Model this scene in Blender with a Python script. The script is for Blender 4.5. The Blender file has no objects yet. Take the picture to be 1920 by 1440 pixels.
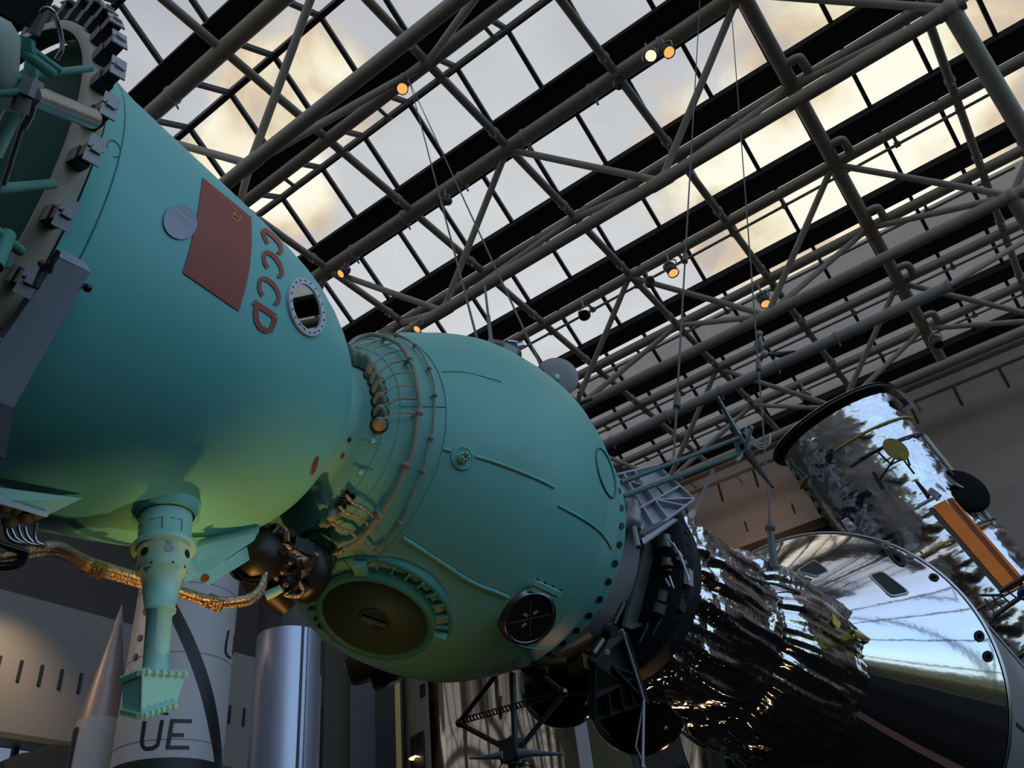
import bpy, math, random
from mathutils import Vector as V, Matrix, noise
random.seed(7)
PI = math.pi
scene = bpy.context.scene
COL = scene.collection

# ------------------------------------------------------------------ camera
F = 1608.0                                   # focal length in pixels of a 1920 x 1440 frame
RX = V((0.80150624, 0.58895317, -0.10354664))   # image right
DN = V((-0.42045362, 0.43190954, -0.79791786))  # image down
FW = V((-0.42521347, 0.6830727, 0.59380568))    # view direction
CAM = V((0, 0, 1.6))
cam = bpy.data.cameras.new('camera')
cam.sensor_width = 36.0
cam.lens = F / 1920 * 36
cam.clip_start = 0.05
cam.clip_end = 400
co = bpy.data.objects.new('camera', cam)
COL.objects.link(co)
rm = Matrix((RX, -DN, -FW)).transposed()
co.matrix_world = Matrix.Translation(CAM) @ rm.to_4x4()
scene.camera = co

def ray(x, y):
    return (RX * (x - 960) + DN * (y - 720) + FW * F).normalized()
def onX(x, y, X):
    r = ray(x, y); return CAM + r * ((X - CAM.x) / r.x)
def onY(x, y, Y):
    r = ray(x, y); return CAM + r * ((Y - CAM.y) / r.y)
def onZ(x, y, Z):
    r = ray(x, y); return CAM + r * ((Z - CAM.z) / r.z)
def atd(x, y, d):
    return CAM + ray(x, y) * d

# ------------------------------------------------------------------ materials
MATS = {}
def mat(name, col, rough=0.5, metal=0.0, var=0.0, vscale=3.0, bump=0.0, bscale=20.0, spec=0.5, coat=0.0, col2=None, stretch=None, detail=4.0):
    if name in MATS: return MATS[name]
    m = bpy.data.materials.new(name); m.use_nodes = True
    nt = m.node_tree; N = nt.nodes; L = nt.links
    b = N['Principled BSDF']
    b.inputs['Base Color'].default_value = (*col, 1)
    b.inputs['Roughness'].default_value = rough
    b.inputs['Metallic'].default_value = metal
    b.inputs['Specular IOR Level'].default_value = spec
    if coat: b.inputs['Coat Weight'].default_value = coat
    if var or bump:
        tc = N.new('ShaderNodeTexCoord'); src = tc.outputs['Object']
        if stretch:
            mp = N.new('ShaderNodeMapping'); mp.inputs['Scale'].default_value = stretch
            L.new(src, mp.inputs['Vector']); src = mp.outputs['Vector']
    if var:
        n = N.new('ShaderNodeTexNoise'); n.inputs['Scale'].default_value = vscale; n.inputs['Detail'].default_value = detail
        L.new(src, n.inputs['Vector'])
        r = N.new('ShaderNodeValToRGB')
        r.color_ramp.elements[0].position = 0.3; r.color_ramp.elements[1].position = 0.7
        c2 = col2 or tuple(c * (1 - var) for c in col)
        r.color_ramp.elements[0].color = (*c2, 1); r.color_ramp.elements[1].color = (*col, 1)
        L.new(n.outputs['Fac'], r.inputs['Fac']); L.new(r.outputs['Color'], b.inputs['Base Color'])
    if bump:
        n2 = N.new('ShaderNodeTexNoise'); n2.inputs['Scale'].default_value = bscale; n2.inputs['Detail'].default_value = 3
        L.new(src, n2.inputs['Vector'])
        bp = N.new('ShaderNodeBump'); bp.inputs['Strength'].default_value = bump; bp.inputs['Distance'].default_value = 0.02
        L.new(n2.outputs['Fac'], bp.inputs['Height']); L.new(bp.outputs['Normal'], b.inputs['Normal'])
    MATS[name] = m
    return m

TEAL = mat('sea green paint', (0.172, 0.585, 0.555), 0.45, var=0.10, vscale=1.6, bump=0.03, bscale=90, col2=(0.158, 0.55, 0.52))
TEAL2 = mat('orbital green paint', (0.18, 0.53, 0.47), 0.42, var=0.12, vscale=2.2, bump=0.035, bscale=80, col2=(0.165, 0.49, 0.435))
TEALP = mat('pale green paint', (0.36, 0.72, 0.60), 0.45, var=0.10, vscale=4)
TEALD = mat('dark green paint', (0.02, 0.12, 0.09), 0.7, spec=0.08, var=0.2, vscale=4)
BEIGE = mat('beige ring paint', (0.52, 0.47, 0.36), 0.6, var=0.1, vscale=5)
BLACK = mat('matt black', (0.012, 0.012, 0.013), 0.55)
BLACKG = mat('gloss black', (0.01, 0.01, 0.011), 0.12)
GREYP = mat('grey panel paint', (0.17, 0.19, 0.23), 0.55, var=0.06, vscale=3)
GREYL = mat('light grey plate', (0.42, 0.43, 0.47), 0.5)
RED = mat('brick red paint', (0.36, 0.072, 0.045), 0.5, var=0.1, vscale=6)
YEL = mat('yellow line paint', (0.60, 0.40, 0.06), 0.5)
RUST = mat('red brown paint', (0.20, 0.06, 0.035), 0.5)
WHITE = mat('white paint', (0.62, 0.62, 0.62), 0.5)
STEEL = mat('brushed steel', (0.50, 0.52, 0.54), 0.28, 1.0, bump=0.1, bscale=40)
STEELD = mat('dark steel', (0.16, 0.17, 0.18), 0.35, 1.0)
ALU = mat('aluminium', (0.72, 0.74, 0.76), 0.35, 1.0, bump=0.1, bscale=12)
CABLE = mat('cloth wrapped cable', (0.34, 0.33, 0.27), 0.65, bump=0.5, bscale=120)
CABLEB = mat('bronze tape cable', (0.48, 0.36, 0.26), 0.33, 0.85, bump=0.6, bscale=90)
RUBBER = mat('ribbed olive boot', (0.27, 0.29, 0.22), 0.6)
TUBE = mat('roof tube paint', (0.43, 0.385, 0.31), 0.5, var=0.08, vscale=2)
TUBED = mat('roof clamp metal', (0.42, 0.40, 0.35), 0.5)
GUT = mat('black roof beam', (0.012, 0.011, 0.010), 0.6, spec=0.2)
MULL = mat('dark glazing bar', (0.022, 0.020, 0.022), 0.55)
GOLDT = mat('yellow film', (0.62, 0.50, 0.06), 0.4)

# ------------------------------------------------------------------ mesh helpers
class MB:
    def __init__(s): s.v = []; s.f = []; s.sm = []; s.mi = []; s.cur = 0
    def add(s, vs, fs, smooth=True):
        o = len(s.v); s.v += [V(p) for p in vs]
        for f in fs:
            s.f.append([i + o for i in f]); s.sm.append(smooth); s.mi.append(s.cur)
        return s
    def box(s, c, size, ax=None):
        c = V(c); a = ax or (V((1, 0, 0)), V((0, 1, 0)), V((0, 0, 1)))
        vs = []
        for k in (-1, 1):
            for j in (-1, 1):
                for i in (-1, 1):
                    vs.append(c + a[0] * (i * size[0] / 2) + a[1] * (j * size[1] / 2) + a[2] * (k * size[2] / 2))
        return s.add(vs, [(0, 2, 3, 1), (4, 5, 7, 6), (0, 1, 5, 4), (2, 6, 7, 3), (0, 4, 6, 2), (1, 3, 7, 5)], False)
    def tube(s, pts, r, n=10, caps=True):
        pts = [V(p) for p in pts]; rs = r if isinstance(r, (list, tuple)) else [r] * len(pts)
        ds = []
        for i in range(len(pts)):
            d = pts[min(i + 1, len(pts) - 1)] - pts[max(i - 1, 0)]
            ds.append(d.normalized() if d.length > 1e-9 else V((0, 0, 1)))
        u = ds[0].orthogonal().normalized(); vs = []; fs = []
        for i, p in enumerate(pts):
            u = (u - ds[i] * u.dot(ds[i])).normalized(); w = ds[i].cross(u)
            for k in range(n):
                a = 2 * PI * k / n
                vs.append(p + (u * math.cos(a) + w * math.sin(a)) * rs[i])
        for i in range(len(pts) - 1):
            for k in range(n):
                a = i * n + k; b = i * n + (k + 1) % n
                fs.append((a, b, b + n, a + n))
        s.add(vs, fs, True)
        if caps:
            s.add(vs[:n], [tuple(reversed(range(n)))], False); s.add(vs[-n:], [tuple(range(n))], False)
        return s
    def lathe(s, o, d, prof, n=64, a0=0.0, a1=2 * PI, ref=None, smooth=True):
        o = V(o); d = V(d).normalized()
        u = ref.normalized() if ref else d.orthogonal().normalized()
        u = (u - d * u.dot(d)).normalized(); w = d.cross(u)
        full = abs(a1 - a0 - 2 * PI) < 1e-6; m = n if full else n + 1
        vs = []; fs = []
        for t, r in prof:
            for k in range(m):
                a = a0 + (a1 - a0) * k / n
                vs.append(o + d * t + (u * math.cos(a) + w * math.sin(a)) * max(r, 1e-5))
        for i in range(len(prof) - 1):
            for k in range(n):
                k2 = (k + 1) % m
                fs.append((i * m + k, i * m + k2, (i + 1) * m + k2, (i + 1) * m + k))
        return s.add(vs, fs, smooth)
    def disc(s, c, nrm, r, th, n=32):
        return s.lathe(V(c), V(nrm), [(0, 0), (0, r), (th, r), (th, 0)], n, smooth=False)
    def prism(s, pts, off):
        n = len(pts); a = [V(p) for p in pts]; b = [p + V(off) for p in a]
        fs = [tuple(reversed(range(n))), tuple(range(n, 2 * n))]
        fs += [(i, (i + 1) % n, n + (i + 1) % n, n + i) for i in range(n)]
        return s.add(a + b, fs, False)
    def ball(s, c, r, n=16):
        return s.lathe(V(c), V((0, 0, 1)), [(-r * math.cos(PI * i / 10), r * math.sin(PI * i / 10)) for i in range(11)], n)

def rootloc(p):
    while p.parent: p = p.parent
    return p.location
def obj(name, mb, mats, parent=None, origin=None, label=None):
    me = bpy.data.meshes.new(name)
    if parent: o0 = rootloc(parent)
    elif origin is not None: o0 = V(origin)
    else: o0 = V((0, 0, 0))
    me.from_pydata([v - o0 for v in mb.v], [], mb.f)
    me.polygons.foreach_set('use_smooth', mb.sm)
    for m in (mats if isinstance(mats, (list, tuple)) else [mats]): me.materials.append(m)
    if any(mb.mi): me.polygons.foreach_set('material_index', mb.mi)
    me.update()
    o = bpy.data.objects.new(name, me); COL.objects.link(o)
    if parent: o.parent = parent
    else: o.location = o0
    if label: o['label'] = label
    return o
def thing(name, loc, label, cat, group=None):
    o = bpy.data.objects.new(name, None); COL.objects.link(o)
    o.location = V(loc); o.empty_display_size = 0.1
    tag(o, label, cat, group); return o
def tag(o, label, cat, group=None):
    o['label'] = label; o['category'] = cat
    if group: o['group'] = group
    return o
def struct(name, mb, m, parent=None, label=None):
    o = obj(name, mb, m, parent)
    if not parent: o['kind'] = 'structure'
    if label: o['label'] = label
    return o
def lerp(a, b, t): return a + (b - a) * t
def spline(pts, k=6):
    pts = [V(p) for p in pts]; out = []
    for i in range(len(pts) - 1):
        p0 = pts[max(i - 1, 0)]; p1 = pts[i]; p2 = pts[i + 1]; p3 = pts[min(i + 2, len(pts) - 1)]
        for j in range(k):
            t = j / k
            out.append(0.5 * ((2 * p1) + (p2 - p0) * t + (2 * p0 - 5 * p1 + 4 * p2 - p3) * t * t + (3 * p1 - p0 - 3 * p2 + p3) * t ** 3))
    out.append(pts[-1]); return out

# ------------------------------------------------------------------ roof
ZT = 21.0                                   # top chord level
ZB = 17.9                                   # bottom chord level
def NX(k): return -0.45 + 3.53 * k
def NY(j): return 13.3 + 3.43 * j
XA, XB = -23.9, NX(3) + 1.0
JS = list(range(-3, 7))
# black gutter beams between the skylight bays, and the gabled glazing over every bay
glass = bpy.data.materials.new('skylight glass'); glass.use_nodes = True
_n = glass.node_tree.nodes; _l = glass.node_tree.links; _n.clear()
_o = _n.new('ShaderNodeOutputMaterial'); _m = _n.new('ShaderNodeMixShader'); _t = _n.new('ShaderNodeBsdfTransparent'); _g = _n.new('ShaderNodeBsdfGlossy')
_t.inputs['Color'].default_value = (0.90, 0.91, 0.90, 1); _g.inputs['Roughness'].default_value = 0.03
_m.inputs['Fac'].default_value = 0.05
_l.new(_t.outputs[0], _m.inputs[1]); _l.new(_g.outputs[0], _m.inputs[2]); _l.new(_m.outputs[0], _o.inputs['Surface'])

ZG, ZR = 21.95, 23.0
for n, j in enumerate(JS):
    y = NY(j)
    m = MB()
    m.box(((XA + XB) / 2, y, 21.83), (XB - XA, 0.50, 0.40))
    m.box(((XA + XB) / 2, y - 0.33, 21.70), (XB - XA, 0.16, 0.12))
    m.box(((XA + XB) / 2, y + 0.33, 21.70), (XB - XA, 0.16, 0.12))
    struct('trim_%d' % (n + 1), m, GUT)
for n, j in enumerate(JS[:-1]):
    y0, y1 = NY(j) + 0.24, NY(j + 1) - 0.24; ym = (y0 + y1) / 2
    g = MB()
    g.add([(XA, y0, ZG), (XB, y0, ZG), (XB, ym, ZR), (XA, ym, ZR)], [(0, 1, 2, 3)], False)
    g.add([(XA, ym, ZR), (XB, ym, ZR), (XB, y1, ZG), (XA, y1, ZG)], [(0, 1, 2, 3)], False)
    w = struct('window_%d' % (n + 1), g, glass)
    b = MB(); b.box(((XA + XB) / 2, ym, ZR - 0.03), (XB - XA, 0.15, 0.16))
    obj('ridge_bar', b, MULL, w)
    x = -0.62 - 1.765 * 13
    while x < XB:
        b = MB()
        for ya, yb, za, zb in ((y0, ym, ZG, ZR), (ym, y1, ZR, ZG)):
            d = V((0, yb - ya, zb - za)); L = d.length; d.normalize(); up = V((1, 0, 0)).cross(d)
            b.box(V((x, (ya + yb) / 2, (za + zb) / 2 - 0.04)), (0.12, L, 0.13), (V((1, 0, 0)), d, up))
        obj('glazing_bar', b, MULL, w); x += 1.765

WPIPE = mat('pale utility pipe', (0.50, 0.49, 0.47), 0.5)
# three-sided tube trusses running along X, two top chords and one bottom chord each
truss_lab = ['nearest the camera, passing behind the green bell shaped hull', 'second from the camera, crossing the grey sky panes', 'crossing the brightest sunlit clouds', 'just in front of the stone end wall', 'over the camera']
def truss(n, j, words, xs):
    yb = (NY(j) + NY(j + 1)) / 2 - 0.45
    t = thing('roof_truss', (NX(-1), yb, ZB), 'grey tubular roof truss ' + words, 'roof truss', 'grey roof trusses')
    xe = NX(1) - 0.05
    m = MB(); m.tube([(NX(-6), yb, ZB), (xe, yb, ZB)], 0.165, 14); obj('bottom_chord', m, TUBE, t)
    for jj in (j, j + 1):
        rc_ = 0.215 if jj in (0, -2) else 0.17
        m = MB(); m.tube([(XA, NY(jj) + 0.1, ZT), (XB, NY(jj) + 0.1, ZT)], rc_, 16); obj('top_chord', m, TUBE, t)
        for fx in ((-15.6, -13.4, -11.3, -9.1, -6.9, -4.7, -2.6) if jj == 0 else (-14.2, -12.9) if jj == -2 else ()):
            m = MB(); p = V((fx, NY(jj) + 0.1, ZT)); m.lathe(p, V((1, 0, 0)), [(-0.03, rc_), (-0.03, rc_ + 0.03), (0.03, rc_ + 0.03), (0.03, rc_)], 20); m.tube([p + V((0, 0.1, -rc_)), p + V((0, 0.22, -rc_ - 0.12))], 0.03, 6); obj('ring_clamp', m, WPIPE, t)
    for k in (-5, -3, -1, 1):
        b0 = V((NX(k), yb, ZB))
        for dk in (-1, 1):
            for jj in (j, j + 1):
                e = V((NX(k + dk), NY(jj) + 0.1, ZT)); d = (e - b0).normalized()
                m = MB(); m.tube([b0 + d * 0.1, e - d * 0.1], 0.095, 10); obj('diagonal', m, TUBE, t)
        m = MB(); m.tube([b0 - V((0.28, 0, 0)), b0 + V((0.28, 0, 0))], 0.18, 12); obj('node_sleeve', m, TUBE, t)
    return t, yb
tr = {}
for n, (j, words) in enumerate([(-2, truss_lab[0]), (0, truss_lab[1]), (2, truss_lab[2]), (4, truss_lab[3])]):
    tr[j], yb = truss(n, j, words, None)
# the inclined end struts that run down from the end nodes (right edge of the picture)
for j, w in ((0, 'high, from the second roof truss'), (2, 'lower, from the third roof truss')):
    yb = (NY(j) + NY(j + 1)) / 2 - 0.45
    a = V((NX(1), yb, ZB)); m = MB(); m.tube([a, a + V((0.62, 6.4, -4.6))], 0.20, 16)
    m.ball(a, 0.22)
    o = obj('end_strut', m, TUBE, tr[j])
# last top chord and wall plate along the end wall
# purlins along Y at every node line
PUR = ['ending behind the shoulder of the bell shaped hull', 'crossed by the two cables above the round hull', 'just right of the lit spotlight at the cable tops', 'passing the unlit black tube spotlight', 'the thick one with elbow brackets', 'at the upper right corner']
for n, k in enumerate((-4, -3, -2, -1, 0, 1)):
    x = NX(k) + 0.05; r = 0.20 if k == 0 else 0.115
    t = thing('roof_purlin', (x, 18, ZT), 'grey cross tube under the skylights, ' + PUR[n], 'roof tube', 'roof tubes between the trusses')
    m = MB(); m.tube([(x, NY(-3), ZT + 0.02), (x, NY(6), ZT + 0.02)], r, 14); obj('tube', m, TUBE, t)
    if k == 0:
        for j in range(-2, 6):
            y = NY(j) + 0.1
            m = MB(); m.tube(spline([(x, y - 0.75, ZT), (x + 0.42, y - 0.75, ZT + 0.0), (x + 0.5, y - 0.55, ZT), (x + 0.5, y - 0.1, ZT), (x + 0.40, y + 0.02, ZT), (x, y + 0.05, ZT)], 4), 0.125, 10)
            obj('elbow_bracket', m, TUBE, t)
    else:
        for j in range(-1, 6):
            m = MB(); m.tube([(x, NY(j) - 0.62, ZT + 0.02), (x, NY(j) - 0.5, ZT + 0.02)], r + 0.03, 12)
            m.box((x + 0.02, NY(j) - 0.56, ZT - 0.16), (0.05, 0.05, 0.14)); obj('clamp', m, TUBED, t)
# conduit rails hung just below the top chords
RAIL = {-1: 'at the upper left, next to the spotlight where two cables start', 1: 'fifth from the end wall, tucked beside a bottom chord', 2: 'fourth from the end wall, across the white clouds', 3: 'third from the end wall, at the stone edge', 4: 'second from the end wall', 5: 'nearest the end wall'}
for j, w in RAIL.items():
    y = NY(j) + 0.62
    t = thing('conduit_rail', (NX(-1), y, ZT - 0.05), 'slim grey conduit rail ' + w, 'conduit', 'conduit rails under the roof')
    m = MB(); m.tube([(NX(-6), y, ZT - 0.05), (NX(1) + 0.9, y, ZT - 0.05)], 0.045, 8); obj('rail', m, TUBED, t)
    x = NX(-5)
    while x < NX(1) + 0.8:
        m = MB(); m.box((x, y - 0.18, ZT - 0.03), (0.09, 0.36, 0.06)); m.box((x, y, ZT - 0.05), (0.16, 0.13, 0.12)); obj('hanger', m, TUBED, t); x += 1.765
# thick ribbed pipes with ring clamps beside two chords
def pipe(a, b, r, clamps, label, m=None):
    a = V(a); b = V(b)
    t = thing('utility_pipe', a, label, 'pipe')
    q = MB(); q.tube([a, b], r, 16); obj('pipe', q, m or TUBE, t)
    d = (b - a).normalized()
    for c in clamps:
        p = lerp(a, b, c); q = MB(); q.lathe(p, d, [(-0.035, r), (-0.035, r + 0.035), (0.035, r + 0.035), (0.035, r)], 16); q.tube([p + V((0, 0.06, -r)), p + V((0, 0.06, -r - 0.14))], 0.03, 6); obj('ring_clamp', q, TUBED, t)
    return t
pa, pb = onZ(1050, 872, 17.2), onZ(1777, 537, 17.2)
pb = V((pb.x, pa.y * 0.5 + pb.y * 0.5, 17.2)); pa = V((pa.x, pb.y, 17.2))
t = pipe(pa + V((-6, 0, 0)), pb, 0.17, [0.3, 0.42, 0.53, 0.63, 0.73, 0.83], 'pale grey pipe with ring clamps and a capped end, in front of the stone panes', WPIPE)
m = MB(); m.tube([pb - V((0.02, 0, 0)), pb + V((0.09, 0, 0))], 0.21, 16); obj('end_cap', m, WPIPE, t)
m = MB(); m.tube([pb + V((0.05, 0, 0.02)), (NX(2), pb.y + 4.5, ZT)], 0.085, 10); obj('stay', m, TUBE, t)
t = pipe((XA, NY(5) + 2.6, 20.35), (XB, NY(5) + 2.6, 20.35), 0.19, [], 'long grey pipe running along the top of the stone end wall')
for x in (-20, -12, -4, 4, 10):
    m = MB(); m.box((x, (NY(5) + 2.6 + 34.48) / 2, 20.35), (0.08, 34.48 - NY(5) - 2.6, 0.08)); obj('wall_bracket', m, TUBE, t)
t = pipe((XA, NY(5) + 3.2, 20.0), (XB, NY(5) + 3.2, 20.0), 0.09, [], 'thin grey pipe just below the long pipe at the end wall')
for x in (-18, -10, -2, 6):
    m = MB(); m.box((x, (NY(5) + 3.2 + 34.48) / 2, 20.0), (0.06, 34.48 - NY(5) - 3.2, 0.06)); obj('wall_bracket', m, TUBE, t)

# spotlights clamped to the tubes
LAMPON = bpy.data.materials.new('lit lamp'); LAMPON.use_nodes = True
_b = LAMPON.node_tree.nodes['Principled BSDF']; _b.inputs['Base Color'].default_value = (1, 0.6, 0.25, 1)
_b.inputs['Emission Color'].default_value = (1, 0.46, 0.13, 1); _b.inputs['Emission Strength'].default_value = 1.0
LAMPHOT = LAMPON.copy(); LAMPHOT.name = 'hot lamp'; LAMPHOT.node_tree.nodes['Principled BSDF'].inputs['Emission Strength'].default_value = 1.5
LAMPHOT.node_tree.nodes['Principled BSDF'].inputs['Emission Color'].default_value = (1, 0.78, 0.42, 1)
LAMPOFF = mat('unlit lens', (0.02, 0.02, 0.025), 0.2)
def spot(x, y, z, aim, lens, label, s=1.0):
    p = onZ(x, y, z); d = V(aim).normalized()
    t = thing('spotlight', p, label, 'spotlight', 'spotlights on the roof tubes')
    m = MB(); m.lathe(p - d * 0.22 * s, d, [(0, 0), (0, 0.10 * s), (0.06 * s, 0.13 * s), (0.10 * s, 0.13 * s), (0.10 * s, 0.15 * s), (0.13 * s, 0.15 * s), (0.13 * s, 0.13 * s), (0.2 * s, 0.145 * s), (0.44 * s, 0.16 * s), (0.44 * s, 0.14 * s), (0.36 * s, 0.13 * s)], 18)
    obj('housing', m, mat('spotlight housing', (0.10, 0.095, 0.085), 0.5), t)
    m = MB(); m.disc(p + d * 0.17 * s, d, 0.135 * s, 0.03 * s, 18); obj('lens', m, lens, t)
    m = MB(); m.tube(spline([p + V((0.17 * s, 0, 0.0)), p + V((0.18 * s, 0, 0.22 * s)), p + V((0, 0, 0.30 * s)), p + V((-0.18 * s, 0, 0.22 * s)), p + V((-0.17 * s, 0, 0))], 4), 0.022 * s, 6)
    m.tube([p + V((0, 0, 0.28 * s)), p + V((0, 0, 0.62 * s))], 0.03 * s, 6); obj('yoke', m, TUBED, t)
    return t
dn = V((0.0, -0.35, -1))
spot(755, 164, 20.4, (0.25, -0.4, -1), LAMPON, 'lit spotlight under the upper left chord, cables hanging just beside it', 0.95)
spot(1219, 108, 20.3, (0.35, -0.75, -0.8), LAMPHOT, 'brightest lit spotlight, lower of the pair under the second truss')
spot(1249, 94, 20.3, (0.3, -0.2, -1), LAMPON, 'lit spotlight right beside the brightest one, under a white clamp')
spot(1258, 504, 19.9, (0.2, -0.1, -1), LAMPON, 'small lit spotlight hanging alone against pink cloud panes', 1.15)
spot(1432, 562, 19.6, (0.1, -0.2, -1), LAMPON, 'lit spotlight against the white sky just above the stone wall edge', 1.15)
spot(1097, 591, 19.9, (0.2, -0.8, -0.7), LAMPOFF, 'unlit spotlight hanging above the grey dish', 1.15)
spot(646, 509, 20.4, (-0.3, -0.6, -0.8), LAMPON, 'lit orange spotlight next to the shoulder of the bell shaped hull', 0.9)
spot(786, 612, 17.6, (-0.2, -0.5, -0.9), LAMPON, 'lit spotlight just above the top of the round green hull', 0.75)
spot(1161, 157, 20.5, (0.5, -0.8, -0.4), LAMPOFF, 'unlit spotlight like a short black tube, left of the lit pair', 0.8)
spot(836, 378, 20.3, (-0.4, -0.8, -0.5), LAMPOFF, 'unlit spotlight on the second truss, crossed by two cables', 0.8)
spot(1218, 531, 20.2, (0.5, -0.8, -0.4), LAMPOFF, 'unlit spotlight at the conduit left of the pink cloud', 0.9)
for x, y, w in ((1757, 640, 'upper'), (1512, 746, 'lower')):
    spot(x, y, 19.0, dn, LAMPOFF, 'faint unlit spotlight before the stone panes, ' + ('near the capped pipe end' if w == 'upper' else 'above the black round lid'), 1.1)

# thin suspension cables
CAB = mat('steel cable', (0.10, 0.10, 0.10), 0.5)
def cable(p, q, r, label, hooks=()):
    m = MB(); m.tube([p, q], r, 6)
    for h in hooks:
        c = lerp(V(p), V(q), h); d = (V(q) - V(p)).normalized(); m.tube([c - d * 0.09, c + d * 0.09], r * 3.2, 8)
    o = obj('suspension_cable', m, CAB, origin=p); tag(o, label, 'cable', 'suspension cables'); return o

# ------------------------------------------------------------------ green spacecraft
A0 = V((-2.8, 0, 4.05)); AX = V((-.04, 1, .05)).normalized()
E1 = AX.cross(V((0, 0, 1))).normalized(); E2 = E1.cross(AX)
AXD = (AX - E2 * 0.033).normalized(); A0D = A0 + AX * 0.7 - AXD * 0.7      # the bell droops very slightly
def axp(t): return A0 + AX * t
def cyl(t, deg, r):
    a = math.radians(deg); return axp(t) + (E1 * math.cos(a) + E2 * math.sin(a)) * r
DESC = [(0.70, 0.955), (0.74, 0.925), (0.80, 0.898), (0.90, 0.878), (1.0, 0.868), (1.1, 0.857), (1.3, 0.837), (1.5, 0.816), (1.6, 0.805), (1.7, 0.791), (1.8, 0.775), (1.9, 0.755), (2.0, 0.727), (2.1, 0.688), (2.2, 0.637), (2.28, 0.585), (2.34, 0.53), (2.40, 0.45)]
ORB = [(2.36, 0.36), (2.50, 0.395), (2.535, 0.415), (2.54, 0.43), (2.60, 0.495), (2.66, 0.556), (2.70, 0.595), (2.78, 0.668), (2.84, 0.722), (2.92, 0.775), (3.0, 0.825), (3.1, 0.874), (3.2, 0.925), (3.3, 0.968), (3.4, 1.002), (3.5, 1.022), (3.6, 1.034), (3.7, 1.042), (3.8, 1.045), (3.9, 1.043), (4.0, 1.030), (4.1, 1.010), (4.2, 0.985), (4.3, 0.955), (4.352, 0.924), (4.374, 0.868), (4.388, 0.849), (4.505, 0.893), (4.515, 0.875), (4.52, 0.60)]
def rad(prof, t):
    if t <= prof[0][0]: return prof[0][1] if t > prof[0][0] - 0.001 else -1
    for (a, ra), (b, rb) in zip(prof, prof[1:]):
        if a <= t <= b and b > a: return ra + (rb - ra) * (t - a) / (b - a)
    return -1
def hit(prof, x, y, o=None, ax=None, lift=0.0, near=0.6, far=14.0):
    """where the camera ray through an image point meets a body of revolution: point, outward normal"""
    o = o or (A0D if prof is DESC else A0); ax = ax or (AXD if prof is DESC else AX); d = ray(x, y); last = None; s = near
    def f(s):
        p = CAM + d * s; q = p - o; t = q.dot(ax); rr = (q - ax * t).length
        R = rad(prof, t)
        return rr - R if R > 0 else 9.0
    while s < far:
        g = f(s)
        if g < 0:
            a, b = s - 0.01, s
            for _ in range(18):
                c = (a + b) / 2
                if f(c) < 0: b = c
                else: a = c
            p = CAM + d * b; q = p - o; t = q.dot(ax); e = (q - ax * t).normalized()
            r0 = rad(prof, t - 0.02); r1 = rad(prof, t + 0.02)
            sl = (r1 - r0) / 0.04 if r0 > 0 and r1 > 0 else 0
            n = (e - ax * sl).normalized()
            return p + n * lift, n
        s += 0.01
    return None, None
def hp(prof, pts, lift=0.0, **k):
    out = []
    for x, y in pts:
        p, n = hit(prof, x, y, lift=lift, **k)
        if p is not None: out.append(p)
    return out
def inside(pt, poly):
    x, y = pt; c = False; j = len(poly) - 1
    for i in range(len(poly)):
        xi, yi = poly[i]; xj, yj = poly[j]
        if (yi > y) != (yj > y) and x < (xj - xi) * (y - yi) / (yj - yi) + xi: c = not c
        j = i
    return c
def decal(m, prof, quad, nu, nv, lift=0.004, **k):
    """paint patch: bilinear patch between four edge polylines, laid on the body with a small thickness"""
    (a, b, c, d) = quad; grid = []
    for i in range(nv + 1):
        row = []
        for j in range(nu + 1):
            u = j / nu; v = i / nv
            x = (a[0] * (1 - u) + b[0] * u) * (1 - v) + (d[0] * (1 - u) + c[0] * u) * v
            y = (a[1] * (1 - u) + b[1] * u) * (1 - v) + (d[1] * (1 - u) + c[1] * u) * v
            p, n = hit(prof, x, y, lift=lift, **k); row.append(p)
        grid.append(row)
    vs = [p for r in grid for p in r]; w = nu + 1
    fs = []
    for i in range(nv):
        for j in range(nu):
            q = (i * w + j, i * w + j + 1, (i + 1) * w + j + 1, (i + 1) * w + j)
            if all(vs[t] is not None for t in q): fs.append(q)
    vs = [p or V((0, 0, 0)) for p in vs]
    m.add(vs, fs, True)
def stroke(m, prof, pts, wid, lift=0.004, sub=3, **k):
    """a painted stroke of given pixel widths along a pixel polyline, laid on the body"""
    P = [V((x, y, 0)) for x, y in pts]; W = wid if isinstance(wid, (list, tuple)) else [wid] * len(P)
    L = []; R = []
    for i, p in enumerate(P):
        d = (P[min(i + 1, len(P) - 1)] - P[max(i - 1, 0)]).normalized(); nn = V((-d.y, d.x, 0)) * W[i] / 2
        L.append(p + nn); R.append(p - nn)
    vs = []; fs = []
    for i in range(len(P)):
        for j in range(sub + 1):
            q = lerp(L[i], R[i], j / sub); h, n = hit(prof, q.x, q.y, lift=lift, **k); vs.append(h)
    w = sub + 1
    for i in range(len(P) - 1):
        for j in range(sub):
            q = (i * w + j, i * w + j + 1, (i + 1) * w + j + 1, (i + 1) * w + j)
            if all(vs[t] is not None for t in q): fs.append(q)
    m.add([p or V((0, 0, 0)) for p in vs], fs, True)
def arc(cx, cy, a, b, rot, t0, t1, n=14):
    out = []; ro = math.radians(rot)
    for i in range(n + 1):
        t = math.radians(t0 + (t1 - t0) * i / n); x = a * math.cos(t); y = b * math.sin(t)
        out.append((cx + x * math.cos(ro) - y * math.sin(ro), cy + x * math.sin(ro) + y * math.cos(ro)))
    return out

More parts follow.
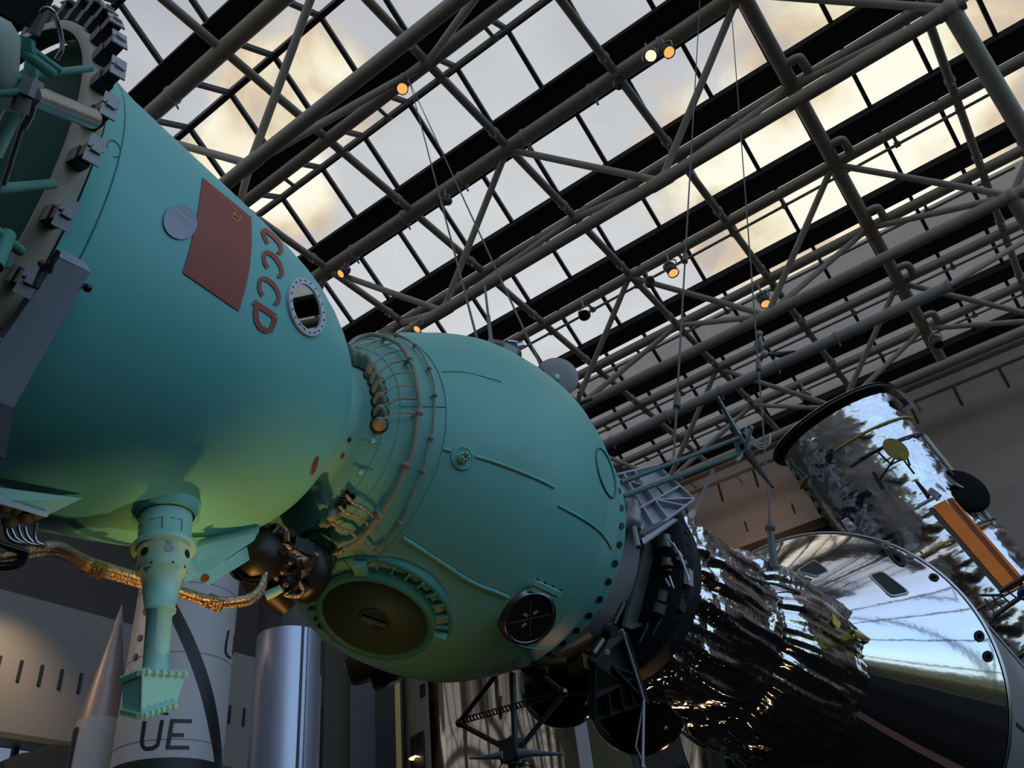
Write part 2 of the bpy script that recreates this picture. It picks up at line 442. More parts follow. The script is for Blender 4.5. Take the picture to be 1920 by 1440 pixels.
sc = thing('spacecraft', axp(2.4), 'sea green round hulled spacecraft with a red flag, hanging across the hall', 'spacecraft')
m = MB(); m.lathe(A0D, AXD, DESC, 160, ref=E1); desc = obj('descent_module', m, TEAL, sc, label='bell shaped sea green hull section')
m = MB(); m.lathe(A0, AX, ORB, 160, ref=E1); orb = obj('orbital_module', m, TEAL2, sc, label='round sea green front hull')
# collar skirt seams and welds on the hulls: raised thin beads
def bead(name, parent, prof, t, r=0.004, a0=-180, a1=180, mt=TEAL2, dr=0.0, n=90):
    m = MB(); m.tube([cyl(t, a0 + (a1 - a0) * i / n, rad(prof, t) + dr) for i in range(n + 1)], r, 6, False)
    return obj(name, m, mt, parent)
bead('weld_seam', orb, ORB, 2.84, 0.006); bead('weld_seam', orb, ORB, 2.615, 0.005); bead('weld_seam', orb, ORB, 2.665, 0.005); bead('weld_seam', orb, ORB, 3.98, 0.0035)
m = MB()
SEAM = mat('seam line', (0.045, 0.20, 0.19), 0.6)
bead('panel_seam', desc, DESC, 0.815, 0.003, -80, 80, SEAM)
m = MB(); m.tube(hp(DESC, arc(213, 279, 11, 17, -28, -150, 130, 20), 0.001), 0.0022, 5); obj('inspection_ring', m, SEAM, desc)
# painted flag with its corner emblem
fl = MB()
top = [(379, 334), (424, 372), (470, 408)]; n = 14
quadL = lambda v: (379 + (342 - 379) * v + 3 * math.sin(PI * v) * 1.5, 334 + (512 - 334) * v)
quadR = lambda v: (470 + (447 - 470) * v + 9 * math.sin(PI * v), 408 + (584 - 408) * v)
g = []; NU, NVV = 14, 18
for i in range(NVV + 1):
    v = i / NVV
    for j in range(NU + 1):
        u = j / NU; a = quadL(v); b = quadR(v)
        p, nn = hit(DESC, a[0] + (b[0] - a[0]) * u, a[1] + (b[1] - a[1]) * u, lift=0.004); g.append(p)
fl.add(g, [(i * (NU + 1) + j, i * (NU + 1) + j + 1, (i + 1) * (NU + 1) + j + 1, (i + 1) * (NU + 1) + j) for i in range(NVV) for j in range(NU)])
flag = obj('flag', fl, RED, desc, label='brick red painted flag')
m = MB()
stroke(m, DESC, arc(441, 407, 10, 7.5, 40, -60, 150, 12), 1.6, 0.006, 1); stroke(m, DESC, [(434, 400), (441, 406), (449, 413)], 1.6, 0.006, 1)
stroke(m, DESC, [(434, 405), (438, 401), (441, 397)], 2.0, 0.006, 1); stroke(m, DESC, [(436, 393), (438, 396), (440, 398)], 1.3, 0.006, 1)
obj('emblem', m, YEL, flag, label='thin yellow hammer and sickle outline')
# lettering C C C P
def letter(strokes):
    m = MB()
    for pts, w in strokes: stroke(m, DESC, pts, w, 0.004, 2)
    obj('painted_letter', m, RED, desc)
def cletter(pts):
    q = [(x / 6 + 440, y / 6 + 400) for x, y in pts]; P = spline([V((x, y, 0)) for x, y in q], 4)
    w = [5.5 + 3.0 * math.sin(PI * min(i / len(P) * 1.15, 1)) for i in range(len(P))]
    letter([([(p.x, p.y) for p in P], [9.0 if i in (0, len(P) - 1) else max(7.0, ww) for i, ww in enumerate(w)])])
cletter([(368, 345), (330, 270), (312, 215), (335, 195), (385, 225), (450, 285), (500, 350), (520, 420), (505, 450), (478, 430)])
cletter([(365, 620), (330, 550), (325, 480), (345, 447), (400, 460), (465, 520), (510, 600), (525, 670), (510, 715), (480, 700)])
cletter([(310, 930), (275, 860), (278, 770), (310, 738), (370, 755), (435, 810), (480, 890), (492, 960), (475, 1015), (435, 1010)])
letter([([((x / 6 + 440), (y / 6 + 400)) for x, y in [(205, 1000), (290, 1055), (380, 1115), (452, 1165)]], [10.5] * 4),
        ([((x / 6 + 440), (y / 6 + 400)) for x, y in [(245, 1050), (232, 1120), (240, 1210), (285, 1290), (350, 1325), (400, 1310), (430, 1250), (448, 1170)]], [10, 10, 10, 10.5, 10.5, 10, 9.5, 10])])
# grey round cover left of the flag
p, nn = hit(DESC, 336, 417)
m = MB(); pts = [hit(DESC, x, y, lift=0.006)[0] for x, y in arc(336, 417, 31, 33, -30, 0, 360, 40)[:-1]]
c0, _ = hit(DESC, 336, 417, lift=0.008); m.add(pts + [c0], [(i, (i + 1) % 40, 40) for i in range(40)], False)
obj('round_cover', m, mat('brushed grey cover', (0.22, 0.25, 0.29), 0.35, 0.7, bump=0.2, bscale=3, stretch=(1, 1, 30)), desc, label='brushed grey disc left of the flag')
# porthole: white bolted frame with dark mirror glass
def ringpatch(m, prof, cx, cy, a, b, rot, k0, k1, l0, l1, n=48):
    A = [hit(prof, x, y, lift=l0)[0] for x, y in arc(cx, cy, a * k0, b * k0, rot, 0, 360, n)[:-1]]
    B = [hit(prof, x, y, lift=l1)[0] for x, y in arc(cx, cy, a * k1, b * k1, rot, 0, 360, n)[:-1]]
    m.add(A + B, [(i, (i + 1) % n, n + (i + 1) % n, n + i) for i in range(n)], True)
fr = MB(); PC = (571, 577, 31, 56, -18)
ringpatch(fr, DESC, *PC, 1.0, 1.0, 0.0, 0.014); ringpatch(fr, DESC, *PC, 1.0, 0.79, 0.014, 0.014); ringpatch(fr, DESC, *PC, 0.79, 0.79, 0.014, 0.0)
frame = obj('porthole_frame', fr, mat('white enamel ring', (0.62, 0.66, 0.74), 0.35), desc, label='white bolted porthole frame')
gl = MB()
p_, n_ = hit(DESC, PC[0], PC[1]); pts = []
for x, y in arc(PC[0] + 1, PC[1] - 1, PC[2] * .80, PC[3] * .80, PC[4], 0, 360, 40)[:-1]:
    d_ = ray(x, y); pl_ = p_ + n_ * 0.006; pts.append(CAM + d_ * ((pl_ - CAM).dot(n_) / d_.dot(n_)))
c0 = sum(pts, V((0, 0, 0))) / len(pts); gl.add(pts + [c0], [(i, (i + 1) % 40, 40) for i in range(40)], False)
obj('porthole_glass', gl, mat('dark mirror glass', (0.35, 0.34, 0.30), 0.02, 1.0), frame)
for i, (x, y) in enumerate(arc(PC[0], PC[1], PC[2] * .9, PC[3] * .9, PC[4], 5, 365, 20)[:-1]):
    p, nn = hit(DESC, x, y, lift=0.012); bo = MB(); bo.disc(p, nn, 0.0036, 0.006, 8); obj('bolt', bo, BLACK, frame)
# small red brown spots and marks
def spotdisc(prof, cx, cy, a, b, rot, mt, parent, name, lift=0.004):
    m = MB(); pts = [hit(prof, x, y, lift=lift)[0] for x, y in arc(cx, cy, a, b, rot, 0, 360, 24)[:-1]]
    pts = [p for p in pts if p is not None]
    c = hit(prof, cx, cy, lift=lift)[0] or sum(pts, V((0, 0, 0))) / len(pts); k = len(pts); m.add(pts + [c], [(i, (i + 1) % k, k) for i in range(k)], False)
    return obj(name, m, mt, parent)
spotdisc(DESC, 589, 873, 4.5, 18, 18, RUST, desc, 'red_brown_cover')
# --- mating ring with clamps at the aft end
rg = MB(); rg.lathe(A0, AX, [(0.625, 0.935), (0.625, 0.972), (0.70, 0.985), (0.70, 0.945), (0.625, 0.935)], 140, ref=E1)
ring = obj('mating_ring', rg, BEIGE, sc, label='beige ring flange around the base of the bell')
bk = MB(); bk.lathe(A0, AX, [(0.60, 0.0), (0.62, 0.35), (0.66, 0.65), (0.71, 0.86), (0.72, 0.95)], 90, ref=E1)
obj('heat_shield', bk, TEALD, sc, label='dark green base dome inside the beige ring')
CLB = mat('dark clamp body', (0.02, 0.022, 0.025), 0.5)
for dg in (70, 62, 54, 46, 38, 30, 22, 13.5, 4, -6, -15.5, -27.5, -39, -51):
    c = cyl(0.655, dg, 1.0); rdir = (c - axp(0.655)).normalized(); td = AX.cross(rdir).normalized()
    m = MB(); m.box(c + rdir * 0.005, (0.05, 0.05, 0.05), (td, AX, rdir))
    m.box(c + rdir * 0.045, (0.042, 0.042, 0.07), (td, AX, rdir)); cl = obj('clamp', m, CLB, ring)
    m = MB(); k = rdir * 0.085
    for s in (-1, 1):
        m.box(c + k + td * (0.026 * s), (0.044, 0.048, 0.006), (td, (AX + rdir * 0.15).normalized(), (rdir - AX * 0.15).normalized()))
    m.box(c + k + rdir * 0.006, (0.02, 0.03, 0.012), (td, AX, rdir)); obj('clamp_plate', m, GREYL, ring)
# --- aft truss: green struts, steel actuator tube, motor, tank, dark mesh box
def strut(name, a, b, r, mt, parent=sc, n=12, label=None):
    m = MB(); m.tube([a, b], r, n); return obj(name, m, mt, parent, label=label)
D = 2.62
GREEN = mat('truss green paint', (0.06, 0.30, 0.235), 0.55, var=0.15, vscale=6)
strut('truss_strut', atd(-10, 148, 2.5), atd(170, 128, 2.86), 0.010, GREEN)
strut('truss_strut', atd(18, 78, 2.55), atd(100, 140, 2.6), 0.014, GREEN)
strut('truss_strut', atd(30, 72, 2.6), atd(112, 132, 2.65), 0.010, GREEN)
strut('truss_strut', atd(-12, 172, 2.45), atd(40, 172, 2.5), 0.012, GREEN)
strut('truss_strut', atd(-12, 146, 2.45), atd(40, 146, 2.5), 0.012, GREEN)
strut('truss_strut', atd(38, 145, 2.5), atd(28, 178, 2.5), 0.012, GREEN)
strut('truss_strut', atd(60, 118, 2.62), atd(56, 148, 2.62), 0.017, TEALP)
strut('truss_strut', atd(24, 212, 2.6), atd(-12, 290, 2.6), 0.020, TEALP)
strut('truss_strut', atd(-10, 355, 2.5), atd(100, 345, 2.82), 0.014, GREEN)
strut('truss_strut', atd(-12, 430, 2.45), atd(38, 470, 2.6), 0.014, GREEN)
strut('truss_strut', atd(-10, 500, 2.4), atd(14, 440, 2.5), 0.02, GREEN)
m = MB(); m.prism([atd(20, 60, 2.5), atd(58, 72, 2.5), atd(60, 98, 2.5), atd(22, 84, 2.5)], FW * 0.02); obj('truss_gusset', m, GREEN, sc)
m = MB(); m.prism([atd(-10, 480, 2.45), atd(18, 482, 2.45), atd(12, 500, 2.45), atd(-10, 505, 2.45)], FW * 0.02); obj('truss_gusset', m, GREEN, sc)
strut('actuator_tube', atd(55, 177, 2.5), atd(172, 222, 2.80), 0.029, STEEL, n=20, label='bright steel actuator tube')
m = MB(); m.box(atd(52, 162, 2.5), (0.045, 0.045, 0.045), ((RX * .94 + DN * .34), (DN * .94 - RX * .34), FW)); obj('motor_block', m, GREYL, sc)
m = MB(); m.tube([atd(46, 176, 2.5), atd(36, 210, 2.5)], [0.020, 0.024], 16); obj('motor_drum', m, mat('warm grey motor', (0.22, 0.20, 0.21), 0.5), sc)
m = MB(); m.tube([atd(42, 236, 2.5), atd(6, 348, 2.5)], 0.007, 8); m.tube([atd(62, 196, 2.5), atd(56, 218, 2.5), atd(42, 240, 2.5)], 0.010, 10); obj('push_rod', m, STEEL, sc)
m = MB(); m.tube(spline([atd(76, 24, 2.5), atd(86, 16, 2.5), atd(98, 20, 2.5), atd(106, 36, 2.52), atd(115, 70, 2.55), atd(116, 92, 2.6), atd(106, 112, 2.6)], 5), 0.006, 8); obj('bent_pipe', m, STEEL, sc)
m = MB(); m.lathe(atd(-34, 12, 2.5), (atd(-40, 150, 2.5) - atd(-34, 12, 2.5)).normalized(), [(0, .0), (0.02, .06), (0.05, .082), (0.15, .082), (0.19, .06), (0.20, 0)], 32); obj('tank', m, mat('pale green tank', (0.33, 0.42, 0.36), 0.5), sc)
m = MB(); m.prism([atd(-40, -30, 2.6), atd(106, -34, 2.6), atd(84, 12, 2.6), atd(54, 44, 2.6), atd(44, 46, 2.6), atd(-6, 18, 2.6)], FW * 0.02); obj('mesh_box', m, mat('dark mesh', (0.02, 0.03, 0.03), 0.6, var=0.6, vscale=90), sc)
m = MB(); m.prism([atd(60, 46, 2.58), atd(78, 18, 2.58), atd(84, 22, 2.58), atd(66, 62, 2.58), atd(52, 60, 2.58)], FW * 0.02); obj('grey_bracket', m, mat('mid grey bracket', (0.20, 0.20, 0.21), 0.6), sc)
# --- grey slab panel on the flank
pp = [hit(DESC, x, y, lift=0.10)[0] for x, y in ((120, 486), (166, 508))]
d1 = (pp[0] - CAM).length; d2 = (pp[1] - CAM).length
m = MB(); quad = [atd(112, 483, d1), atd(170, 510, d2), atd(26, 764, d2 - 0.15), atd(-60, 730, d1 - 0.15)]
nb = (quad[1] - quad[0]).cross(quad[3] - quad[0]).normalized()
if nb.dot(FW) < 0: nb = -nb
m.prism(quad, nb * 0.10 + (quad[0] - quad[3]).normalized() * 0.06)
pan = obj('flank_panel', m, GREYP, sc, label='blue grey slab panel')
m = MB(); q2 = [quad[3], quad[2], atd(10, 860, d2 - 0.16), atd(-80, 830, d1 - 0.16)]
m.prism(q2, nb * 0.10); obj('lower_flap', m, mat('dark slate paint', (0.06, 0.065, 0.085), 0.6), pan)
m = MB(); c = atd(164, 540, d2 - 0.02); m.tube([atd(156, 536, d2), c], 0.010, 10); m.ball(c, 0.014, 12); obj('knob', m, BLACKG, pan)
m = MB(); m.prism([quad[0] - nb * 0.002 + (quad[0] - quad[3]).normalized() * s for s in (0,)] + [lerp(quad[0], quad[1], 1.0), quad[1] + (quad[1] - quad[2]).normalized() * 0.055 + nb * 0.08, quad[0] + (quad[0] - quad[3]).normalized() * 0.07 + nb * 0.08], nb * 0.02)
obj('top_plate', m, mat('pale grey top', (0.30, 0.34, 0.40), 0.5), pan)
m = MB(); m.tube(spline([atd(110, 470, 2.66), atd(100, 486, 2.66), atd(94, 505, 2.66), atd(90, 512, 2.66)], 4), 0.007, 8); m.tube([atd(78, 494, 2.64), atd(86, 500, 2.62)], 0.011, 12); m.tube([atd(82, 502, 2.64), atd(66, 540, 2.62)], 0.010, 10); obj('black_fitting', m, BLACK, sc)
# --- connectors and wrapped cables on the front hull
def raised(prof, pts, r, lift, k=5, **kw):
    P = [hit(prof, x, y, lift=lift, **kw)[0] for x, y in pts]
    return spline([p for p in P if p is not None], k)
conn = [(662, 671), (676, 679), (688, 684), (697, 700), (705, 714), (709, 730), (712, 750), (713, 772), (711, 794)]
bund = [(775, 696), (779, 706), (783, 720), (783, 728), (779, 733)]
tops = [(690, 645), (705, 648), (716, 650), (735, 657), (755, 668), (768, 686), (775, 709), (775, 733), (780, 756), (775, 782)]
for i, (x, y) in enumerate(conn):
    p, nn = hit(ORB, x, y + 3)
    if p is None: continue
    m = MB(); m.lathe(p, nn, [(-0.01, 0.036), (0.008, 0.036), (0.009, 0.031), (0.02, 0.034), (0.024, 0.029), (0.036, 0.030), (0.040, 0.024), (0.054, 0.024), (0.066, 0.014), (0.078, 0.006), (0.08, 0)], 20)
    cn = obj('cable_connector', m, RUBBER, orb)
    m = MB(); m.lathe(p, nn, [(0.001, 0.046), (0.006, 0.046), (0.006, 0.03)], 20); obj('connector_base', m, BLACK, cn)
    e = tops[i + 1]; tip = p + nn * 0.065
    q, n2 = hit(ORB, e[0], e[1], lift=0.042)
    if q is None: continue
    mid = hit(ORB, (x + e[0]) / 2, (y + e[1]) / 2 - 6, lift=0.05)[0] or lerp(tip, q, .5)
    m = MB(); m.tube(spline([tip, lerp(tip, mid, .4), mid, q], 5), 0.0058, 7); obj('branch_cable', m, CABLE, orb)
for x, y in ((613, 978), (627, 963)):
    p, nn = hit(ORB, x, y)
    if p is None: continue
    m = MB(); m.lathe(p, nn, [(-0.01, 0.036), (0.012, 0.036), (0.012, 0.030), (0.03, 0.031), (0.036, 0.026), (0.05, 0.024), (0.062, 0.012), (0.066, 0)], 20); obj('cable_connector', m, RUBBER, orb)
def harness(name, pts, r, lift, mt, lab=None, clips=(), rr=None, prof=ORB, parent=None):
    P = raised(prof, pts, r, lift)
    m = MB(); m.tube(P, r, 10); h = obj(name, m, mt, parent or orb, label=lab)
    for c in clips:
        i = min(int(c * (len(P) - 2)), len(P) - 2); a = P[i]; d = (P[i + 1] - a).normalized()
        m = MB(); m.lathe(a, d, [(-0.012, r), (-0.012, r + 0.006), (0.012, r + 0.006), (0.012, r)], 12)
        q = (a - axp((a - A0).dot(AX))).normalized(); m.tube([a, a - q * lift], r * 0.8, 8); obj('cable_clip', m, CABLE if mt is CABLE else CABLEB, h)
    return h
harness('cable_bundle', [(656, 662), (672, 648), (695, 641), (712, 642), (730, 648), (751, 660), (764, 681), (775, 703), (780, 735), (785, 768), (780, 800), (775, 838), (768, 860), (757, 885), (740, 925), (722, 952), (704, 976), (690, 995), (672, 1012), (650, 1022)], 0.0135, 0.04, CABLE, 'thick cloth wrapped cable bundle', (0.2, 0.33, 0.5, 0.68, 0.82))
harness('cable_bundle', [(650, 1022), (625, 1032), (605, 1044), (586, 1055)], 0.0145, 0.05, CABLEB, 'bronze taped end of the cable bundle')
harness('thin_cable', [(656, 655), (680, 644), (712, 632), (735, 634), (757, 640), (775, 652), (787, 665), (797, 682), (805, 700), (811, 720), (814, 745), (812, 785), (809, 818), (800, 845), (796, 870), (790, 888), (775, 920), (763, 955), (748, 985), (732, 1008), (720, 1022), (706, 1029), (698, 1028)], 0.006, 0.024, CABLE, 'thin cable looped outside the thick bundle', (0.16, 0.24, 0.36, 0.46, 0.56, 0.68, 0.82, 0.95))
harness('thin_cable', [(698, 1028), (690, 1018), (681, 1009)], 0.007, 0.03, CABLE)
for pts in ([(652, 926), (665, 940), (685, 952), (702, 966), (707, 973)], [(640, 946), (655, 958), (680, 968), (694, 982), (698, 990)], [(626, 974), (640, 984), (660, 992), (672, 1003)], [(606, 994), (620, 1004), (640, 1015)]):
    harness('branch_cable', pts, 0.008, 0.035, CABLEB)
for x, y, r in ((652, 922, .013), (661, 930, .017), (643, 932, .013), (656, 941, .013), (635, 943, .014), (645, 950, .014)):
    p, nn = hit(ORB, x, y)
    if p is None: continue
    m = MB(); m.lathe(p, nn, [(0, r), (0.02, r), (0.02, r * .6), (0.012, r * .6), (0.012, 0)], 14); obj('socket', m, BLACK, orb)
# welded ribs, boss, covers
def rib(pts, r, mt=TEAL2, lift=0.002):
    P = raised(ORB, pts, r, lift); m = MB(); m.tube(P, r, 6); obj('weld_rib', m, mt, orb)
rib([(890, 856), (930, 868), (975, 885), (1015, 902), (1038, 914)], 0.009)
rib([(830, 842), (845, 846)], 0.010)
rib([(755, 1008), (790, 1030), (835, 1060), (885, 1092), (930, 1110), (952, 1120)], 0.011)
rib([(1046, 948), (1080, 966), (1110, 985), (1130, 1003), (1146, 1028)], 0.008)
rib([(967, 1207), (990, 1214), (1015, 1216), (1036, 1210)], 0.004)
rib([(752, 762), (790, 762), (835, 763)], 0.003); rib([(828, 697), (870, 698), (905, 706), (940, 716)], 0.003)
rib([(675, 828), (715, 840)], 0.0035); rib([(662, 870), (698, 881)], 0.003, SEAM); rib([(688, 970), (715, 1000), (734, 1030)], 0.003)
p, nn = hit(ORB, 867, 859)
m = MB(); m.lathe(p, nn, [(0, 0.062), (0.006, 0.062), (0.006, 0.054), (0.002, 0.05), (0.004, 0.0)], 32); bs = obj('boss_plate', m, TEAL2, orb)
m = MB(); m.lathe(p, nn, [(0, 0.028), (0.045, 0.026), (0.045, 0.012), (0.02, 0.012), (0.02, 0)], 20); obj('boss', m, TEALP, bs)
m = MB()
for i in range(6):
    a = PI / 3 * i; u = nn.orthogonal().normalized(); w = nn.cross(u); m.disc(p + nn * 0.043 + (u * math.cos(a) + w * math.sin(a)) * 0.019, nn, 0.005, 0.004, 8)
obj('bolt', m, BLACK, bs)
for x, y, a, b, mt in ((655, 825, 4, 4.5, BLACK), (642, 855, 4, 5, RUST)):
    spotdisc(ORB, x, y, a, b, 15, mt, orb, 'plug_hole')
for x, y in ((699, 827), (676, 885)):
    p, nn = hit(ORB, x, y); m = MB(); m.ball(p, 0.014, 10); obj('rivet_dome', m, TEALP, orb)
# access cover near the flange
cc = MB(); pts = [cyl(4.16 + 0.14 * math.sin(a) , 28 + 11 * math.cos(a), rad(ORB, 4.16 + 0.14 * math.sin(a)) + 0.004) for a in [2 * PI * i / 40 for i in range(40)]]
cover = [hit(ORB, x, y, lift=0.004)[0] for x, y in arc(1135, 887, 13, 48, -16, 0, 360, 40)[:-1]]
cover = [q for q in cover if q is not None]
m = MB(); m.tube(cover + [cover[0]], 0.006, 6, False); obj('access_cover_rim', m, SEAM, orb)
# dark round holes on the front flange
for i in range(46):
    dg = 360 / 46 * i
    p = cyl(4.470, dg, rad(ORB, 4.470)); e = (p - axp(4.470)).normalized(); nn = (e - AX * 0.37).normalized()
    if dg > 120 and dg < 250: continue
    m = MB(); m.disc(p - nn * 0.004, nn, 0.0215, 0.010, 16); obj('flange_hole', m, BLACK, orb)
# big round hatch on the underside with toothed flange
HC, hn = hit(ORB, 703, 1160)
hin, _ = hit(ORB, 703, 1160, lift=-0.06)
u = (AX - hn * AX.dot(hn)).normalized(); w = hn.cross(u)
pa_, pb_ = hit(ORB, 838, 1170)[0], hit(ORB, 703, 1160)[0]
HR = 0.385
m = MB(); m.lathe(HC - hn * 0.10, hn, [(0.0, HR + .02), (0.05, HR + 0.014), (0.062, HR + 0.006), (0.062, HR - 0.006), (0.045, HR - 0.012), (0.045, HR - 0.07), (0.112, HR - 0.07), (0.112, HR - 0.095), (0.103, HR - 0.10), (0.103, 0.0)], 90)
hatch = obj('hatch', m, mat('hatch green paint', (0.075, 0.33, 0.28), 0.5, var=0.1, vscale=3), orb, label='round hatch with a toothed flange')
m = MB(); m.lathe(HC, hn, [(0.003, 0.278), (0.006, 0.278), (0.006, 0)], 60); obj('hatch_cover', m, mat('hatch dark cover', (0.06, 0.11, 0.08), 0.6), hatch)
for i in range(28):
    a = 2 * PI * i / 28; e = u * math.cos(a) + w * math.sin(a)
    big = i in (3, 12, 21)
    m = MB(); td = hn.cross(e).normalized()
    m.box(HC - hn * (0.025 if big else 0.045) + e * (HR - 0.04), (0.075, 0.065 if big else 0.010, 0.06 if big else 0.034), (e, td, hn)); obj('tooth', m, TEAL2, hatch)
m = MB(); m.lathe(HC, hn, [(0.004, 0.085), (0.012, 0.085), (0.012, 0.07), (0.0065, 0.068), (0.0065, 0)], 30); hw = obj('hatch_wheel', m, mat('dark wheel well', (0.04, 0.085, 0.065), 0.5), hatch)
m = MB(); m.box(HC + hn * 0.02, (0.13, 0.014, 0.014), ((u * .8 + w * .6), (w * .8 - u * .6), hn)); obj('hatch_handle', m, mat('olive handle', (0.16, 0.2, 0.15), 0.5), hatch)
# dark round sensor window with bracket
WC, wn = hit(ORB, 985, 1150)
wn = (wn + V((0.25, -0.35, -0.1))).normalized()
m = MB(); m.lathe(WC - wn * 0.04, wn, [(0, 0.165), (0.06, 0.165), (0.06, 0.158), (0.085, 0.158), (0.085, 0.15), (0.11, 0.15), (0.11, 0.135), (0.105, 0.132)], 60)
sw = obj('sensor_window', m, mat('gunmetal ring', (0.20, 0.21, 0.24), 0.3, 0.9), orb, label='dark round sensor window in a steel ring')
m = MB(); m.disc(WC + wn * 0.055, wn, 0.134, 0.006, 50); obj('sensor_face', m, mat('sensor face', (0.015, 0.014, 0.02), 0.35), sw)
su = (RX - wn * RX.dot(wn)).normalized(); sv = wn.cross(su)
m = MB(); m.box(WC + wn * 0.064, (0.24, 0.006, 0.004), (su, sv, wn)); m.box(WC + wn * 0.064, (0.006, 0.2, 0.004), (su, sv, wn)); obj('cross_hair', m, mat('brown hair line', (0.14, 0.08, 0.06), 0.5), sw)
m = MB()
for a, b in ((-0.028, 0.03), (0.03, 0.032), (-0.036, -0.026)):
    m.box(WC + wn * 0.066 + su * a + sv * b, (0.03, 0.015, 0.005), ((su + sv * (.6 if a * b > 0 else -.6)).normalized(), (sv - su * (.6 if a * b > 0 else -.6)).normalized(), wn))
obj('target_mark', m, mat('grey mark', (0.3, 0.3, 0.31), 0.5), sw)
bq = [hit(ORB, x, y, lift=0.03)[0] for x, y in ((994, 1080), (1043, 1103), (1040, 1112), (990, 1088))]
m = MB(); m.prism(bq, wn * 0.02)
bq2 = [hit(ORB, x, y, lift=0.03)[0] for x, y in ((990, 1088), (1040, 1112), (1020, 1116), (988, 1100))]
m.prism(bq2, wn * 0.012); br = obj('window_bracket', m, TEALP, orb)
m = MB()
for x, y in ((997, 1078), (1011, 1084), (1025, 1090), (1038, 1097)):
    p, nn = hit(ORB, x, y, lift=0.05); m.disc(p, nn, 0.006, 0.008, 8)
obj('bolt', m, BLACK, br)
# drum, dish, aerials on the far shoulder of the front hull
p0 = onY(942, 662, 3.78); m = MB(); dd = (p0 - axp((p0 - A0).dot(AX))).normalized()
cdr = p0
m.lathe(cdr - dd * 0.08, dd, [(0, 0.135), (0.10, 0.13), (0.125, 0.12), (0.125, 0.0)], 40); dr = obj('horizon_drum', m, STEELD, orb, label='dark steel drum on the shoulder')
m = MB(); m.tube([cdr + dd * 0.10 + AX * 0.1, cdr + dd * 0.14 + AX * 0.16], 0.025, 8); m.tube([cdr + dd * 0.09, cdr + dd * 0.13 + AX * 0.1], 0.012, 8); obj('drum_fitting', m, STEEL, dr)
a = onY(922, 650, 3.75); b = onY(909, 536, 3.75)
m = MB(); m.tube([a, lerp(a, b, .12), lerp(a, b, .12), lerp(a, b, .5), lerp(a, b, .5), b], [0.019, 0.019, 0.014, 0.014, 0.0095, 0.0085], 10); obj('rod_aerial', m, mat('grey rod', (0.16, 0.18, 0.20), 0.45), orb)
dc = onY(1043, 709, 4.62); m = MB()
du = (onY(1070, 690, 4.62) - dc); dn2 = (V((0.55, -0.75, -0.2))).normalized()
m.lathe(dc + dn2 * 0.03, -dn2, [(0.0, 0), (0.004, 0.10), (0.015, 0.165), (0.022, 0.168), (0.012, 0.10), (0.008, 0)], 48); ds = obj('dish_aerial', m, mat('grey dish', (0.33, 0.33, 0.33), 0.55), orb, label='grey round dish')
m = MB(); m.tube([dc + dn2 * 0.02, dc + dn2 * 0.07 - V((0, 0, 0.05))], [0.028, 0.012], 10); m.tube([dc, dc - V((0.05, 0.1, 0.3))], 0.02, 8); obj('dish_feed', m, TEALP, ds)
h = onY(1087, 757, 4.5); m = MB()
for x, y in ((1066, 746), (1086, 735), (1111, 748), (1091, 778)): m.tube([h, onY(x, y, 4.5)], 0.013, 8)
m.tube([h, onY(1070, 745, 4.5), onY(1062, 742, 4.4)], 0.016, 8); obj('cross_aerial', m, BLACK, orb)
# small bracket at the top of the collar and a dark plate far behind
# --- periscope hanging below the bell
pb0, pn = hit(DESC, 312, 962)
ptip = onY(291, 1266, pb0.y + 0.02)
pd = (ptip - pb0).normalized(); pl = (ptip - pb0).length
def fr_(y): return (y - 962) / (1266 - 962) * pl
m = MB(); m.lathe(pb0, pd, [(-0.06, 0.125), (fr_(970), 0.125), (fr_(972), 0.105)], 48); per0 = obj('periscope_base', m, TEAL, sc, label='round flange under the bell')
per = m = MB(); m.lathe(pb0, pd, [(-0.02, 0.098), (fr_(1028), 0.096), (fr_(1030), 0.112), (fr_(1034), 0.116), (fr_(1040), 0.116), (fr_(1041), 0.095), (fr_(1075), 0.093), (fr_(1080), 0.085), (fr_(1084), 0.085), (fr_(1085), 0.074), (fr_(1152), 0.052), (fr_(1153), 0.056), (fr_(1157), 0.056), (fr_(1158), 0.044), (fr_(1268), 0.043)], 56)
per = obj('periscope', m, mat('periscope green', (0.40, 0.76, 0.64), 0.42, var=0.08, vscale=5), sc, label='pale green stepped periscope tube')
ex = pd.cross(RX).normalized(); er = (RX - pd * RX.dot(pd)).normalized()
for s in (-62, -14, 30, 78):
    e = (er * math.sin(math.radians(s)) - FW * math.cos(math.radians(s))); e = (e - pd * e.dot(pd)).normalized()
    m = MB(); m.disc(pb0 + pd * fr_(1058) + e * 0.0885, e, 0.0165, 0.008, 18); obj('sight_port', m, mat('port grey', (0.25, 0.3, 0.36), 0.3) if s == 30 else BLACK, per)
m = MB()
for s in (-40, 5, 40):
    for q in (0,):
        e1 = [(er * math.sin(math.radians(s + dx)) - FW * math.cos(math.radians(s + dx))) for dx in (-11, 11)]
        e1 = [(e - pd * e.dot(pd)).normalized() for e in e1]
        c = [pb0 + pd * fr_(998) + e1[0] * 0.0985, pb0 + pd * fr_(998) + e1[1] * 0.0985, pb0 + pd * fr_(1020) + e1[1] * 0.0985]
        m.tube(c, 0.0018, 5)
obj('cover_outline', m, SEAM, per)
for s in range(0, 360, 40):
    m = MB(); e = (er * math.sin(math.radians(s)) - FW * math.cos(math.radians(s))); e = (e - pd * e.dot(pd)).normalized(); m.disc(pb0 + pd * fr_(1082) + e * 0.082, e, 0.0045, 0.006, 8); obj('bolt', m, BLACK, per)
